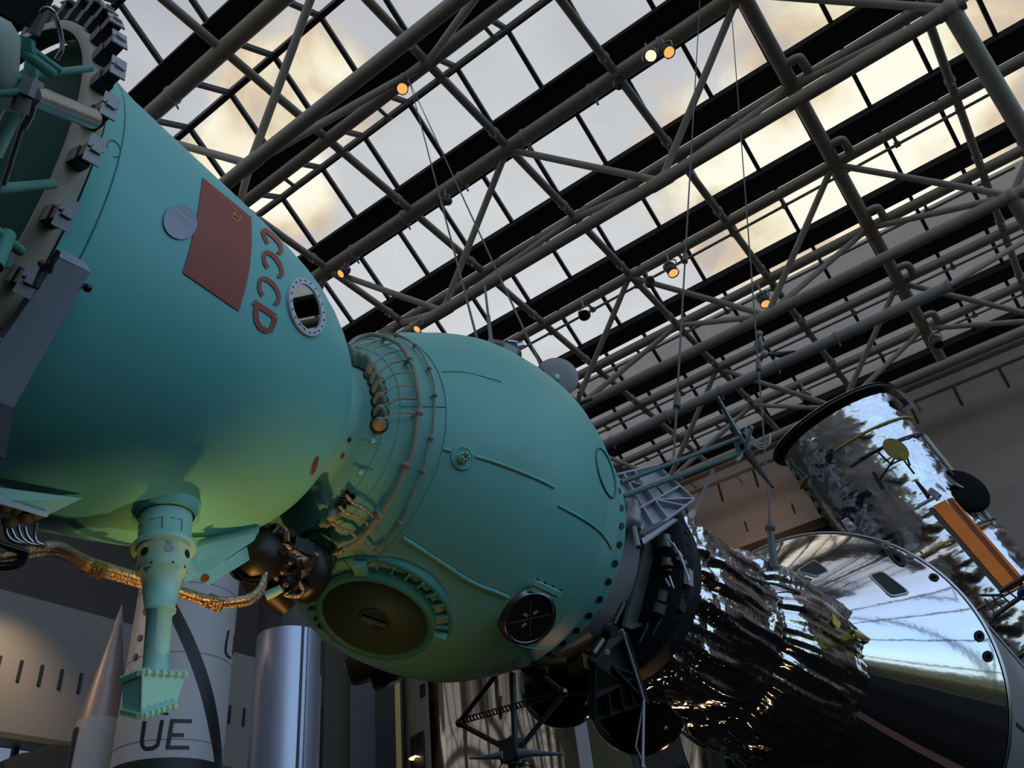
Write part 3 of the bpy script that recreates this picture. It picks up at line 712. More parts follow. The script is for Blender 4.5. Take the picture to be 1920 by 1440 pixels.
# periscope head: tapered box with a row of screws on its rim
dz = (ptip - CAM).length
T4 = [atd(229, 1275, dz - 0.02), atd(267, 1259, dz - 0.09), atd(350, 1264, dz + 0.0), atd(300, 1272, dz + 0.10)]
B4 = [atd(230, 1334, dz - 0.02), atd(265, 1342, dz - 0.09), atd(329, 1322, dz + 0.0), atd(296, 1330, dz + 0.09)]
def onplane(x, y, a, b, c):
    n = (b - a).cross(c - a); d = ray(x, y); return CAM + d * ((a - CAM).dot(n) / d.dot(n))
B4[2] = onplane(329, 1322, T4[1], T4[2], B4[1]); B4[0] = onplane(230, 1334, T4[0], T4[1], B4[1])
m = MB(); m.add(T4 + B4, [(0, 1, 2, 3), (7, 6, 5, 4), (0, 4, 5, 1), (1, 5, 6, 2), (2, 6, 7, 3), (3, 7, 4, 0)], False)
head = obj('periscope_head', m, mat('periscope head green', (0.33, 0.72, 0.63), 0.45), per, label='tapered box head')
m = MB()
for q in (T4, B4):
    for i in range(4):
        a, b = q[i], q[(i + 1) % 4]; m.tube([a, b], 0.0085, 6)
        for k in range(6):
            c = lerp(a, b, (k + .5) / 6); m.box(c, (0.02, 0.02, 0.02), (RX, DN, FW))
m.tube([T4[1], B4[1]], 0.005, 6); obj('screw_rim', m, TEALP, head)
# fairing plates under the bell
def atu(x, y, d): return atd(x, y, 3.4 + (d - 2.3) * 0.85)
m = MB(); m.prism([atu(345, 1093, 2.75), atu(360, 1030, 2.80), atu(400, 1016, 2.86), atu(478, 1000, 2.98), atu(476, 1014, 2.96), atu(372, 1084, 2.78)], FW * 0.07 + V((0, 0, 0.03))); obj('fairing_plate', m, TEALP, sc)
m = MB(); m.prism([atu(371, 1085, 2.74), atu(455, 1030, 2.90), atu(460, 1055, 2.90), atu(388, 1099, 2.74)], FW * 0.06); fp = obj('fairing_box', m, TEALP, sc)
m = MB(); m.disc(atu(385, 1083, 2.735), -FW, 0.0165, 0.006, 18); obj('box_port', m, RUST, fp)
m = MB(); m.prism([atu(-30, 911, 2.20), atu(153, 935, 2.36), atu(88, 966, 2.32), atu(-30, 940, 2.18)], FW * 0.012); obj('fairing_plate', m, TEALP, sc)
m = MB(); m.prism([atu(-20, 930, 2.14), atu(86, 963, 2.28), atu(85, 970, 2.28), atu(-20, 938, 2.14)], FW * 0.018); cp = obj('connector_bar', m, WHITE, sc, label='pale bar carrying cable boots')
for x, y in ((10, 956), (34, 958), (50, 974), (66, 968), (20, 982)):
    a = atu(x, y - 10, 2.36); b = atu(x - 2, y + 8, 2.36)
    m = MB(); m.tube([a, lerp(a, b, .7), b], [0.029, 0.026, 0.013], 14); obj('cable_boot', m, mat('brown boot', (0.16, 0.13, 0.09), 0.55), cp)
for pts in ([(34, 970), (34, 990), (42, 1010), (58, 1020), (80, 1022)], [(68, 980), (64, 1000), (68, 1016), (82, 1022)], [(10, 975), (12, 1000), (24, 1014), (45, 1020)], [(20, 990), (30, 1010), (50, 1020)], [(46, 988), (50, 1004), (62, 1018)]):
    m = MB(); m.tube(spline([atu(x, y, 2.36) for x, y in pts], 5), 0.0088, 8); obj('boot_cable', m, STEEL, cp)
m = MB(); m.tube([atu(-10, 1012, 2.3), atu(3, 1022, 2.3), atu(52, 1036, 2.32)], 0.011, 8); m.tube(spline([atu(46, 1036, 2.32), atu(38, 1055, 2.32), atu(16, 1062, 2.32), atu(-8, 1062, 2.32)], 4), 0.016, 8); obj('black_clip', m, BLACKG, cp)
# long bronze cable harness sagging under the bell
def free(pts, r, mt, name, parent, lab=None, n=10, k=6):
    m = MB(); m.tube(spline([atu(*p) for p in pts], k), r * 1.33, n); return obj(name, m, mt, parent, label=lab)
hz = free([(-20, 1046, 2.3), (40, 1034, 2.34), (85, 1028, 2.42), (120, 1036, 2.55), (165, 1058, 2.72), (205, 1072, 2.85), (250, 1086, 2.95), (300, 1103, 3.02), (345, 1117, 3.06), (400, 1134, 3.1), (440, 1134, 3.14), (470, 1128, 3.16), (490, 1110, 3.18), (498, 1084, 3.2), (503, 1055, 3.22)], 0.0105, CABLEB, 'cable_harness', sc, 'bronze taped cable harness')
free([(80, 1022, 2.38), (110, 1022, 2.46), (135, 1035, 2.58), (165, 1050, 2.7), (205, 1063, 2.83), (250, 1077, 2.93), (300, 1094, 3.0), (345, 1108, 3.04), (400, 1124, 3.06), (438, 1124, 3.1), (468, 1118, 3.12), (488, 1100, 3.14), (498, 1072, 3.16), (508, 1048, 3.2)], 0.0112, mat('silver cable', (0.5, 0.49, 0.46), 0.4, 0.7, bump=0.5, bscale=80), 'cable_harness', sc, 'silver cable running over the bronze harness')
free([(-20, 1062, 2.32), (30, 1048, 2.36), (95, 1038, 2.48), (165, 1066, 2.74), (205, 1080, 2.88), (250, 1093, 2.98), (300, 1112, 3.05)], 0.010, CABLEB, 'cable_harness', sc)
for x, y, d_ in ((178, 1066, 2.74), (402, 1130, 3.07), (300, 1100, 3.0)):
    c_ = atu(x, y, d_); m = MB(); m.box(c_, (0.075, 0.05, 0.05), ((RX * .92 + DN * .38), FW, (DN * .92 - RX * .38))); obj('harness_strap', m, CABLEB, hz)
# dark instrument drum between the two hulls with a nest of wires
c0 = atu(548, 1064, 3.42)
dax = (AX * 0.6 + V((0.5, 0, -0.55))).normalized()
m = MB(); m.lathe(c0, AX, [(-0.34, 0.0), (-0.34, 0.08), (-0.28, 0.13), (-0.10, 0.135), (-0.10, 0.11), (0.02, 0.12), (0.02, 0.15), (0.12, 0.15), (0.14, 0.10), (0.14, 0)], 30)
m.box(c0 + V((0.03, -0.13, 0.07)), (0.13, 0.13, 0.13)); m.tube([atu(470, 1082, 3.3), atu(486, 1112, 3.3)], 0.05, 14); m.box(atu(492, 1040, 3.3), (0.13, 0.13, 0.26)); m.ball(atu(530, 1065, 3.22), 0.04, 12); m.ball(atu(545, 1048, 3.22), 0.036, 12); m.ball(atu(540, 1090, 3.22), 0.04, 12)
m.box(atu(505, 1035, 3.25), (0.10, 0.10, 0.10)); m.box(atu(560, 1030, 3.28), (0.09, 0.12, 0.07)); m.tube([atu(520, 1110, 3.3), atu(545, 1140, 3.3)], [0.09, 0.06], 14)
drum = obj('wiring_drum', m, mat('oily black metal', (0.014, 0.013, 0.013), 0.42, 0.1), sc, label='black wiring drum between the hulls')
rg2 = random.Random(11)
for i in range(18):
    x = 545 + 44 * math.cos(i * 2.4) * math.sqrt((i + 1) / 18); y = 1062 + 40 * math.sin(i * 2.4) * math.sqrt((i + 1) / 18)
    a = atu(x, y, 3.24); d_ = V((rg2.uniform(-1, 1), rg2.uniform(-1, .2), rg2.uniform(-1, 1))).normalized() * 0.055
    m = MB(); m.tube([a - d_ * .5, a, a, a + d_], [0.017, 0.017, 0.024, 0.02], 10); obj('connector_plug', m, (BLACK, STEELD, mat('worn bronze plug', (0.13, 0.085, 0.05), 0.4, 0.7))[i % 3], drum)
m = MB(); m.lathe(atu(583, 1040, 3.5), (V((0.6, -0.6, -0.1))).normalized(), [(-0.05, 0.125), (0.03, 0.12), (0.03, 0.113), (-0.04, 0.113)], 36); obj('drum_ring', m, TEALD, drum)
m = MB(); m.lathe(atu(520, 1073, 3.18), -FW, [(-0.010, 0.108), (0.010, 0.108), (0.010, 0.096), (-0.010, 0.096), (-0.010, 0.108)], 40); obj('wire_hoop', m, BLACKG, drum)
for pts in ([(510, 1025, 3.2), (508, 1005, 3.2), (525, 988, 3.2), (535, 992, 3.2), (537, 1008, 3.2)], [(520, 1022, 3.2), (535, 1022, 3.2), (560, 1040, 3.2), (585, 1054, 3.25)], [(505, 1055, 3.2), (530, 1040, 3.2), (552, 1035, 3.2), (583, 1056, 3.25)], [(514, 1060, 3.2), (540, 1052, 3.2), (565, 1048, 3.2), (584, 1060, 3.25)], [(514, 1066, 3.2), (540, 1078, 3.2), (562, 1074, 3.2), (584, 1062, 3.25)], [(512, 1072, 3.2), (520, 1088, 3.2), (516, 1082, 3.2)], [(534, 1096, 3.2), (552, 1080, 3.2), (570, 1072, 3.22)], [(528, 1102, 3.2), (535, 1115, 3.2), (558, 1118, 3.2), (568, 1108, 3.2), (560, 1092, 3.2)], [(576, 1015, 3.3), (570, 1030, 3.25), (556, 1036, 3.22)], [(500, 1050, 3.2), (500, 1030, 3.2), (506, 1024, 3.2)], [(508, 1050, 3.2), (518, 1030, 3.2), (522, 1024, 3.2)], [(575, 1012, 3.3), (582, 1030, 3.3), (596, 1042, 3.3)], [(515, 1048, 3.2), (525, 1042, 3.2)], [(512, 1056, 3.2), (528, 1056, 3.2), (535, 1054, 3.2)]):
    free(pts, 0.0075, CABLEB, 'loop_wire', drum, n=7)
free([(537, 996, 3.2), (537, 1003, 3.2), (538, 1015, 3.2)], 0.012, mat('copper plug', (0.55, 0.28, 0.12), 0.35, 0.9), 'copper_plug', drum)
free([(498, 1118, 3.2), (528, 1104, 3.2)], 0.016, TEALP, 'green_pipe', sc)
m = MB(); m.lathe(onY(690, 1262, 4.2), V((0.2, 0.3, -1)).normalized(), [(-0.12, 0.13), (0.02, 0.13), (0.03, 0.12), (0.03, 0)], 36); obj('ventral_drum', m, mat('bronze drum', (0.42, 0.30, 0.22), 0.35, 0.8), sc, label='bronze drum under the round hull')
m = MB(); m.lathe(onY(728, 1276, 4.3), V((0.2, 0.3, -1)).normalized(), [(-0.12, 0.11), (0.02, 0.11), (0.02, 0)], 30); obj('ventral_drum', m, STEELD, sc)
# --- docking gear at the front of the green craft
B0 = V((-2.96, 4.46, 4.27)); B1 = V((-2.72, 10.0, 4.17)); BX = (B1 - B0).normalized()
def bxp(y): return lerp(B0, B1, (y - B0.y) / (B1.y - B0.y))
dock = MB(); dock.lathe(bxp(4.50), BX, [(0, 0.80), (0.03, 0.80), (0.03, 0.70), (0.10, 0.68), (0.58, 0.665), (0.58, 0.60)], 90)
dk = obj('docking_collar', dock, mat('satin collar metal', (0.85, 0.88, 0.92), 0.33, 0.6), sc, label='bare metal docking collar')
m = MB(); m.lathe(bxp(4.50), BX, [(0.0, 0.80), (0.04, 0.80), (0.05, 0.70)], 90); obj('dark_gasket', m, STEELD, dk)
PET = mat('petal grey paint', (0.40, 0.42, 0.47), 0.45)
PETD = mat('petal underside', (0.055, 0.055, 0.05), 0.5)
def petal(c, mt, ribs, th=0.02, hole=False, lab=None):
    """guide plate from four corners given as (x, y, Y) with stiffening ribs"""
    P = [onY(*q) for q in c]; nn = (P[1] - P[0]).cross(P[3] - P[0]).normalized()
    if nn.dot(FW) > 0: nn = -nn
    m = MB(); m.prism(P, -nn * th); o = obj('guide_petal', m, mt, sc, label=lab)
    m = MB()
    def q(u, v): return lerp(lerp(P[0], P[1], u), lerp(P[3], P[2], u), v)
    for (u0, v0, u1, v1) in ribs:
        a, b = q(u0, v0), q(u1, v1); d = (b - a).normalized(); s = d.cross(nn)
        m.box((a + b) / 2 + nn * 0.02, ((b - a).length, 0.014, 0.05), (d, s, nn))
    obj('petal_rib', m, mt, o); return o
GR = [(0, 0, 1, 0), (1, 0, 1, 1), (1, 1, 0, 1), (0, 1, 0, 0), (.45, 0, .45, 1), (0, .33, 1, .33), (0, .62, 1, .62), (.45, .62, 1, .98), (.1, .1, .45, .33), (.45, .62, .8, 1), (.2, 0, .2, 1)]
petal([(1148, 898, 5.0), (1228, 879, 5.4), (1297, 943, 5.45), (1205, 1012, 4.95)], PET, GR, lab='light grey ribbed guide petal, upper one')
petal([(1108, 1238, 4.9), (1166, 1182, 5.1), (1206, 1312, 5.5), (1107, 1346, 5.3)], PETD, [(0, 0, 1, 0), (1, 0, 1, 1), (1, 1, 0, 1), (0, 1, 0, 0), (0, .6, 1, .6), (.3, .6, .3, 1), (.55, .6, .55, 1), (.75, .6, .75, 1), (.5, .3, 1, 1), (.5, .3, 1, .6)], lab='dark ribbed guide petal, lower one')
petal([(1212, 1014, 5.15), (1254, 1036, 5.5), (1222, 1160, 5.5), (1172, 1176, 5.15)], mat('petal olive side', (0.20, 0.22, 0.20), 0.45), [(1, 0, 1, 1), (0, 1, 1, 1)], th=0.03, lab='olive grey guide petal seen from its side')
m = MB(); a, b = onY(1166, 1180, 5.05), onY(1207, 1312, 5.45); m.tube([a, b], 0.012, 8); m.tube([b, onY(1205, 1440, 5.2)], 0.010, 8); m.tube([b, onY(1192, 1400, 5.3), onY(1212, 1445, 5.3)], 0.006, 8); obj('petal_edge_rod', m, GREYL, sc)
m = MB(); m.tube([onY(1185, 942, 4.95), onY(1190, 965, 4.9)], 0.045, 16); m.tube([onY(1188, 960, 4.9), onY(1186, 985, 4.85)], 0.055, 16); m.tube([onY(1188, 984, 4.82), onY(1197, 1026, 4.72)], 0.018, 10); m.ball(onY(1186, 978, 4.83), 0.065, 14)
lt = obj('latch_cylinder', m, mat('latch grey', (0.27, 0.28, 0.29), 0.4, 0.3), sc)
m = MB(); m.prism([onY(1198, 998, 4.8), onY(1212, 986, 4.85), onY(1262, 972, 5.1), onY(1212, 1002, 4.9)], AX * 0.03); m.prism([onY(1203, 1010, 4.8), onY(1264, 972, 5.1), onY(1270, 974, 5.1), onY(1206, 1020, 4.8)], AX * 0.02); obj('latch_arm', m, PET, sc)
m = MB(); m.tube([onY(1170, 1132, 4.9), onY(1152, 1168, 4.85)], 0.016, 10)
for k in range(9):
    c = lerp(onY(1170, 1132, 4.9), onY(1152, 1168, 4.85), k / 8); m.disc(c, onY(1152, 1168, 4.85) - onY(1170, 1132, 4.9), 0.022, 0.006, 12)
m.tube([onY(1136, 1180, 4.85), onY(1152, 1182, 4.85)], 0.05, 16); m.tube([onY(1130, 1200, 4.85), onY(1112, 1226, 4.8)], 0.035, 12)
obj('spring_latch', m, STEELD, sc)
m = MB(); m.disc(onY(1139, 1222, 4.78), -FW, 0.016, 0.012, 16); obj('white_target', m, WHITE, sc)
m = MB(); m.tube([onY(1010, 1243, 4.6), onY(1062, 1240, 4.7)], 0.03, 12); m.tube([onY(1000, 1250, 4.6), onY(1026, 1256, 4.62)], 0.02, 10); m.box(onY(1088, 1246, 4.9), (0.12, 0.12, 0.1)); m.tube([onY(1045, 1225, 4.75), onY(1105, 1196, 4.9)], 0.07, 14); obj('bronze_fitting', m, mat('bronze fitting', (0.20, 0.115, 0.06), 0.4, 0.5), sc)
# upper boom with crossed rods
yb_ = 6.4
BOOMG = mat('boom dark green', (0.035, 0.12, 0.10), 0.45)
m = MB(); m.tube([onY(1163, 905, 4.75), onY(1388, 820, yb_)], 0.017, 10); bm = obj('aerial_boom', m, BOOMG, sc, label='upper green twin rod boom')
m = MB(); m.tube([onY(1168, 931, 4.75), onY(1392, 848, yb_)], 0.017, 10); obj('boom_rod', m, BOOMG, bm)
for x, y, Y in ((1158, 905, 4.75), (1265, 865, 5.5), (1272, 893, 5.5), (1163, 930, 4.75)):
    m = MB(); m.box(onY(x, y, Y), (0.04, 0.06, 0.05)); obj('boom_joint', m, GREYL, bm)
m = MB(); m.box(onY(1388, 834, yb_), (0.08, 0.08, 0.15)); m.box(onY(1398, 842, yb_), (0.06, 0.08, 0.08)); hub = obj('boom_hub', m, mat('hub green', (0.05, 0.14, 0.12), 0.5), bm)
for pts, r, mt in (([(1386, 818), (1366, 782), (1345, 743)], [0.035, 0.02, 0.014], STEELD), ([(1402, 850), (1426, 884), (1449, 914)], [0.04, 0.022, 0.01], BLACK), ([(1394, 846), (1382, 864)], [0.026, 0.016], GREYL), ([(1400, 830), (1410, 800)], [0.02, 0.016], GREYL)):
    m = MB(); m.tube([onY(x, y, yb_ - 0.08 * i) for i, (x, y) in enumerate(pts)], r, 10); obj('aerial_rod', m, mt, hub)
m = MB()
for s in (0, 5, 10): m.tube(spline([onY(1398 - s * .4, 800 + s, yb_), onY(1412, 822 + s, yb_), onY(1428, 832 + s, yb_), onY(1443, 824 + s, yb_), onY(1444, 812 + s, yb_)], 5), 0.006, 6)
obj('wire_loop', m, WHITE, hub)
m = MB(); m.tube([onY(1338, 880, 6.0), onY(1302, 962, 6.0)], 0.012, 8); m.tube([onY(1302, 958, 6.0), onY(1290, 976, 5.95)], [0.02, 0.04], 8); obj('boom_stay', m, GREYL, bm)
# lower aerial mast: triangular frame, hub and two tapered blades
yl = 4.55
LF = mat('mast dark paint', (0.055, 0.05, 0.045), 0.45)
m = MB(); m.tube([onY(961, 1262, yl), onY(966, 1405, yl), onY(968, 1470, yl)], 0.020, 10); mast = obj('aerial_mast', m, LF, sc, label='lower dark aerial mast')
for a, b in (((862, 1353), (928, 1268)), ((862, 1357), (958, 1408)), ((1056, 1302), (974, 1404)), ((1056, 1298), (1022, 1270))):
    m = MB(); m.tube([onY(*a, yl), onY(*b, yl)], 0.017, 8); obj('mast_strut', m, LF, mast)
a, b = onY(864, 1352, yl), onY(1054, 1300, yl); m = MB(); d = (b - a).normalized(); up = d.cross(FW).normalized()
for s in (-1, 1): m.box((a + b) / 2 + up * 0.017 * s, ((b - a).length, 0.007, 0.006), (d, up, FW))
for k in range(31): m.box(lerp(a, b, k / 30), (0.012, 0.03, 0.006), (d, up, FW))
obj('perforated_bar', m, LF, mast)
m = MB(); m.box(onY(962, 1408, yl), (0.12, 0.12, 0.13)); m.tube([onY(966, 1425, yl), onY(968, 1436, yl)], 0.05, 14); hb = obj('mast_hub', m, LF, mast)
for pts in ([(945, 1416), (936, 1417), (880, 1422)], [(975, 1413), (988, 1412), (1058, 1414)]):
    m = MB(); m.tube([onY(x, y, yl - 0.05) for x, y in pts], [0.03, 0.022, 0.006], 10); obj('aerial_blade', m, mat('blade blue grey', (0.30, 0.34, 0.40), 0.4), hb)
for x, y in ((862, 1355), (1056, 1298)):
    m = MB(); m.ball(onY(x, y, yl), 0.03, 10); obj('mast_joint', m, STEELD, mast)
m = MB(); m.ball(onY(959, 1384, yl - .05), 0.018, 10); m.tube([onY(959, 1386, yl - .05), onY(960, 1402, yl - .05)], 0.006, 6); m.tube(spline([onY(945, 1430, yl), onY(938, 1436, yl), onY(935, 1446, yl)], 4), 0.004, 6); m.tube(spline([onY(980, 1428, yl), onY(990, 1436, yl), onY(1002, 1438, yl)], 4), 0.004, 6); obj('mast_sensor', m, LF, mast)
# glossy black bowls below the docking gear
for x, y, rp, Y, nx, lab in ((1052, 1282, 80, 5.7, (-0.55, -0.35, -0.6), 'glossy black bowl hanging beside the perforated bar, with an orange glint'), (1196, 1318, 92, 6.6, (-0.45, -0.3, -0.75), 'black bowl with a thin bright rim, behind the lower ribbed petal')):
    c = onY(x, y, Y); r = rp * (c - CAM).length / F * 0.93; nd = V(nx).normalized()
    t = thing('bowl_dish', c, lab, 'dish')
    m = MB(); m.lathe(c, nd, [(r * math.sin(a), r * math.cos(a)) for a in [PI / 2 * i / 14 for i in range(15)]], 56); m.lathe(c, nd, [(r * .97 * math.sin(a), r * .97 * math.cos(a)) for a in [PI / 2 * i / 14 for i in range(15)]], 56); obj('bowl', m, mat('gloss black shell', (0.018, 0.016, 0.014), 0.14), t)
    m = MB(); u = nd.orthogonal().normalized(); w = nd.cross(u); m.tube([c + (u * math.cos(2 * PI * i / 60) + w * math.sin(2 * PI * i / 60)) * r for i in range(61)], 0.008, 6, False); obj('rim', m, STEEL if rp > 85 else STEELD, t)
    m = MB(); m.tube([c, c + V((0.05, 0.15, 0.9))], 0.05, 10); obj('hanger', m, BLACK, t)

# ------------------------------------------------------------------ foil wrapped docking module
FOIL = bpy.data.materials.new('crumpled silver foil'); FOIL.use_nodes = True
def foilmat(m, col, rough, sc1, st, sc2=None):
    nt = m.node_tree; N = nt.nodes; L = nt.links; b = N['Principled BSDF']
    b.inputs['Base Color'].default_value = (*col, 1); b.inputs['Metallic'].default_value = 1; b.inputs['Roughness'].default_value = rough
    tc = N.new('ShaderNodeTexCoord'); v = N.new('ShaderNodeTexVoronoi'); v.inputs['Scale'].default_value = sc1; v.feature = 'F1'
    nz = N.new('ShaderNodeTexNoise'); nz.inputs['Scale'].default_value = sc1 * 0.6; nz.inputs['Detail'].default_value = 5; nz.inputs['Distortion'].default_value = 1.2
    L.new(tc.outputs['Object'], v.inputs['Vector']); L.new(tc.outputs['Object'], nz.inputs['Vector'])
    ad = N.new('ShaderNodeMath'); ad.operation = 'ADD'; L.new(v.outputs['Distance'], ad.inputs[0]); L.new(nz.outputs['Fac'], ad.inputs[1])
    bp = N.new('ShaderNodeBump'); bp.inputs['Strength'].default_value = st; bp.inputs['Distance'].default_value = 0.03
    L.new(ad.outputs[0], bp.inputs['Height']); L.new(bp.outputs['Normal'], b.inputs['Normal'])
foilmat(FOIL, (0.80, 0.80, 0.82), 0.12, 7.0, 0.12)
dm = thing('docking_module', bxp(6.8), 'docking module wrapped in crumpled silver foil, between the green craft and the shiny cone', 'spacecraft module')
FP = [(5.72, 0.72), (5.85, 0.775), (6.3, 0.765), (6.9, 0.745), (7.4, 0.82), (7.9, 0.89), (8.4, 0.925), (8.75, 0.94), (8.8, 0.86)]
def rprof(y):
    for (a, ra), (b, rb) in zip(FP, FP[1:]):
        if a <= y <= b: return ra + (rb - ra) * (y - a) / (b - a)
    return FP[-1][1]
u0 = BX.orthogonal().normalized(); u0 = (V((0, 0, 1)) - BX * BX.z).normalized(); w0 = BX.cross(u0)
rng = random.Random(3)
NYY, NTT = 150, 240; vs = []; fs = []
def ridge(x): return 1 - abs(x) * 2
for i in range(NYY + 1):
    y = 5.72 + (8.8 - 5.72) * i / NYY
    for k in range(NTT):
        a = 2 * PI * k / NTT + (rng.random() - .5) * 0.012; yy = y + (rng.random() - .5) * 0.01
        ca, sa = math.cos(a), math.sin(a)
        pl = ridge(noise.noise(V((ca * 5 + yy * .25, sa * 5, yy * 0.28)))) * 0.060                      # long lengthwise pleats
        pl += ridge(noise.noise(V((ca * 13 + yy * .6, sa * 13 - yy * .5, yy * 0.5 + 5)))) * 0.026
        pl += ridge(noise.noise(V((ca * 2.2, sa * 2.2, yy * 1.3 + 9)))) * 0.030 + noise.noise(V((ca * 26, sa * 26, yy * 1.2))) * 0.007
        gather = 0.045 * math.exp(-((yy - 7.25) / 0.10) ** 2) + 0.03 * math.exp(-((yy - 6.02) / 0.06) ** 2)
        sag = 0.10 * max(0, -ca) * (0.5 + 0.5 * noise.noise(V((yy * 1.7, sa * 2, 3))))
        r = rprof(min(max(yy, 5.72), 8.8)) - 0.06 + pl - gather + sag * 0.6
        vs.append(bxp(yy) + (u0 * ca + w0 * sa) * r)
for i in range(NYY):
    for k in range(NTT):
        k2 = (k + 1) % NTT; q = (i * NTT + k, i * NTT + k2, (i + 1) * NTT + k2, (i + 1) * NTT + k)
        if (i + k) % 2: fs += [(q[0], q[1], q[2]), (q[0], q[2], q[3])]
        else: fs += [(q[0], q[1], q[3]), (q[1], q[2], q[3])]
m = MB(); m.add(vs, fs, True); fb = obj('foil_wrap', m, FOIL, dm, label='crumpled silver foil wrap')
# torn loose flaps of foil
for (ang, y, h, wd, mt) in ((-2.2, 8.72, 0.30, 0.35, FOIL), (-2.7, 8.75, 0.26, 0.3, FOIL), (-1.75, 8.78, 0.2, 0.26, FOIL), (-2.5, 8.5, 0.24, 0.35, FOIL), (-1.2, 5.9, 0.16, 0.3, FOIL), (-2.9, 6.0, 0.22, 0.35, FOIL), (-2.4, 5.85, 0.2, 0.3, FOIL)):
    g = []; n1, n2 = 7, 6
    for i in range(n1 + 1):
        for k in range(n2 + 1):
            a = ang + (k / n2 - .5) * wd / 0.85; yy = y + (i / n1) * h * 0.7 * (1 if y > 7 else -1)
            r = 0.93 if y > 7 else 0.74
            p = bxp(yy) + (u0 * math.cos(a) + w0 * math.sin(a)) * (r - 0.02 + 0.05 * noise.noise(V((a * 9, yy * 9, 1)))) - V((0, 0, 1)) * (i / n1) ** 2 * h * .6
            p += V((rng.uniform(-.02, .02), rng.uniform(-.02, .02), rng.uniform(-.02, .02))); g.append(p)
    m = MB(); m.add(g, [(i * (n2 + 1) + k, i * (n2 + 1) + k + 1, (i + 1) * (n2 + 1) + k + 1, (i + 1) * (n2 + 1) + k) for i in range(n1) for k in range(n2)], False); obj('foil_flap', m, mt, dm)
def foilpt(x, y, off=0.02):
    d = ray(x, y); s = 5.0
    while s < 12:
        p = CAM + d * s; q = p - bxp(p.y)
        if 5.7 < p.y < 8.8 and (q - BX * q.dot(BX)).length < rprof(p.y) + off: return p
        s += 0.01
    return CAM + d * 8.2
for pts in ([(1562, 1150), (1572, 1156), (1577, 1170), (1572, 1180), (1562, 1168)], [(1598, 1180), (1612, 1182), (1632, 1198), (1628, 1206), (1604, 1196)], [(1606, 1226), (1616, 1228), (1608, 1238)], [(1366, 1080), (1374, 1083), (1370, 1086)]):
    m = MB(); P = [foilpt(*q, 0.03) for q in pts]; m.prism(P, FW * 0.01); obj('yellow_patch', m, GOLDT, dm)
m = MB(); m.tube(raised and spline([foilpt(x, y, 0.02) for x, y in [(1372, 1062), (1395, 1078), (1430, 1092), (1455, 1096), (1500, 1112)]], 5), 0.012, 6); obj('black_tape', m, BLACK, dm)
m = MB(); m.lathe(bxp(5.33), BX, [(0.0, 0.60), (0.0, 0.86), (0.10, 0.88), (0.12, 0.84), (0.42, 0.78), (0.46, 0.70)], 80); nose = obj('nose_ring', m, mat('dark blue black ring', (0.014, 0.016, 0.022), 0.6, spec=0.2), dm, label='blue black nose ring')
m = MB()
for i in range(60):
    a = 2 * PI * i / 60; m.disc(bxp(5.39) + (u0 * math.cos(a) + w0 * math.sin(a)) * 0.87, (u0 * math.cos(a) + w0 * math.sin(a)), 0.012, 0.014, 8)
obj('rivet', m, STEELD, nose)
def ybox(name, c, Y, th, mt, parent):
    P = [onY(x, y, Y) for x, y in c]; m = MB(); m.prism(P, BX * th); return obj(name, m, mt, parent)
wb = ybox('equipment_box', [(1258, 1056), (1279, 1060), (1281, 1092), (1260, 1090)], 5.34, 0.09, mat('box white', (0.55, 0.60, 0.64), 0.45), dm)
ybox('equipment_box', [(1282, 1062), (1292, 1066), (1292, 1096), (1282, 1094)], 5.30, 0.06, GREYL, dm)
m = MB()
for x in (1263, 1269, 1275): m.disc(onY(x, 1060, 5.33), -FW, 0.007, 0.005, 8); m.disc(onY(x, 1088, 5.33), -FW, 0.007, 0.005, 8)
obj('screw', m, BLACK, wb)
ybox('equipment_box', [(1256, 1108), (1280, 1112), (1274, 1144), (1252, 1128)], 5.32, 0.08, PETD, dm)
for a_, b_2, r_ in (((1245, 1005), (1246, 1028), .05), ((1250, 1048), (1250, 1072), .04), ((1244, 1108), (1240, 1128), .035), ((1239, 1132), (1234, 1150), .045)):
    m = MB(); m.tube([onY(*a_, 5.25), onY(*b_2, 5.25)], r_, 14); obj('actuator', m, mat('actuator grey', (0.16, 0.17, 0.18), 0.4, 0.4), dm)
m = MB(); m.tube([onY(1250, 1058, 5.2), onY(1251, 1064, 5.2)], 0.045, 14); obj('red_band', m, RUST, dm)
m = MB()
for pts in ([(1255, 1080), (1262, 1100), (1266, 1104)], [(1248, 1085), (1256, 1100)], [(1262, 1018), (1275, 1045), (1288, 1075), (1292, 1090)], [(1252, 1010), (1272, 1035), (1284, 1062)], [(1216, 1168), (1210, 1185), (1200, 1205)], [(1242, 1160), (1232, 1176), (1225, 1190)]): m.tube(spline([onY(x, y, 5.2) for x, y in pts], 4), 0.008, 6)
obj('thin_pipe', m, STEEL, dm)
m = MB(); m.prism([onY(1262, 1026, 5.25), onY(1272, 1032, 5.25), onY(1278, 1042, 5.25), onY(1266, 1036, 5.25)], BX * .03); m.prism([onY(1268, 1043, 5.25), onY(1284, 1050, 5.25), onY(1284, 1055, 5.25), onY(1268, 1048, 5.25)], BX * .03); obj('pale_tab', m, GREYL, dm)
m = MB(); m.prism([onY(1262, 968, 5.9), onY(1285, 978, 5.9), onY(1295, 990, 5.9), onY(1288, 994, 5.9), onY(1265, 980, 5.9)], BX * .06); obj('dark_bracket', m, BLACK, dm)
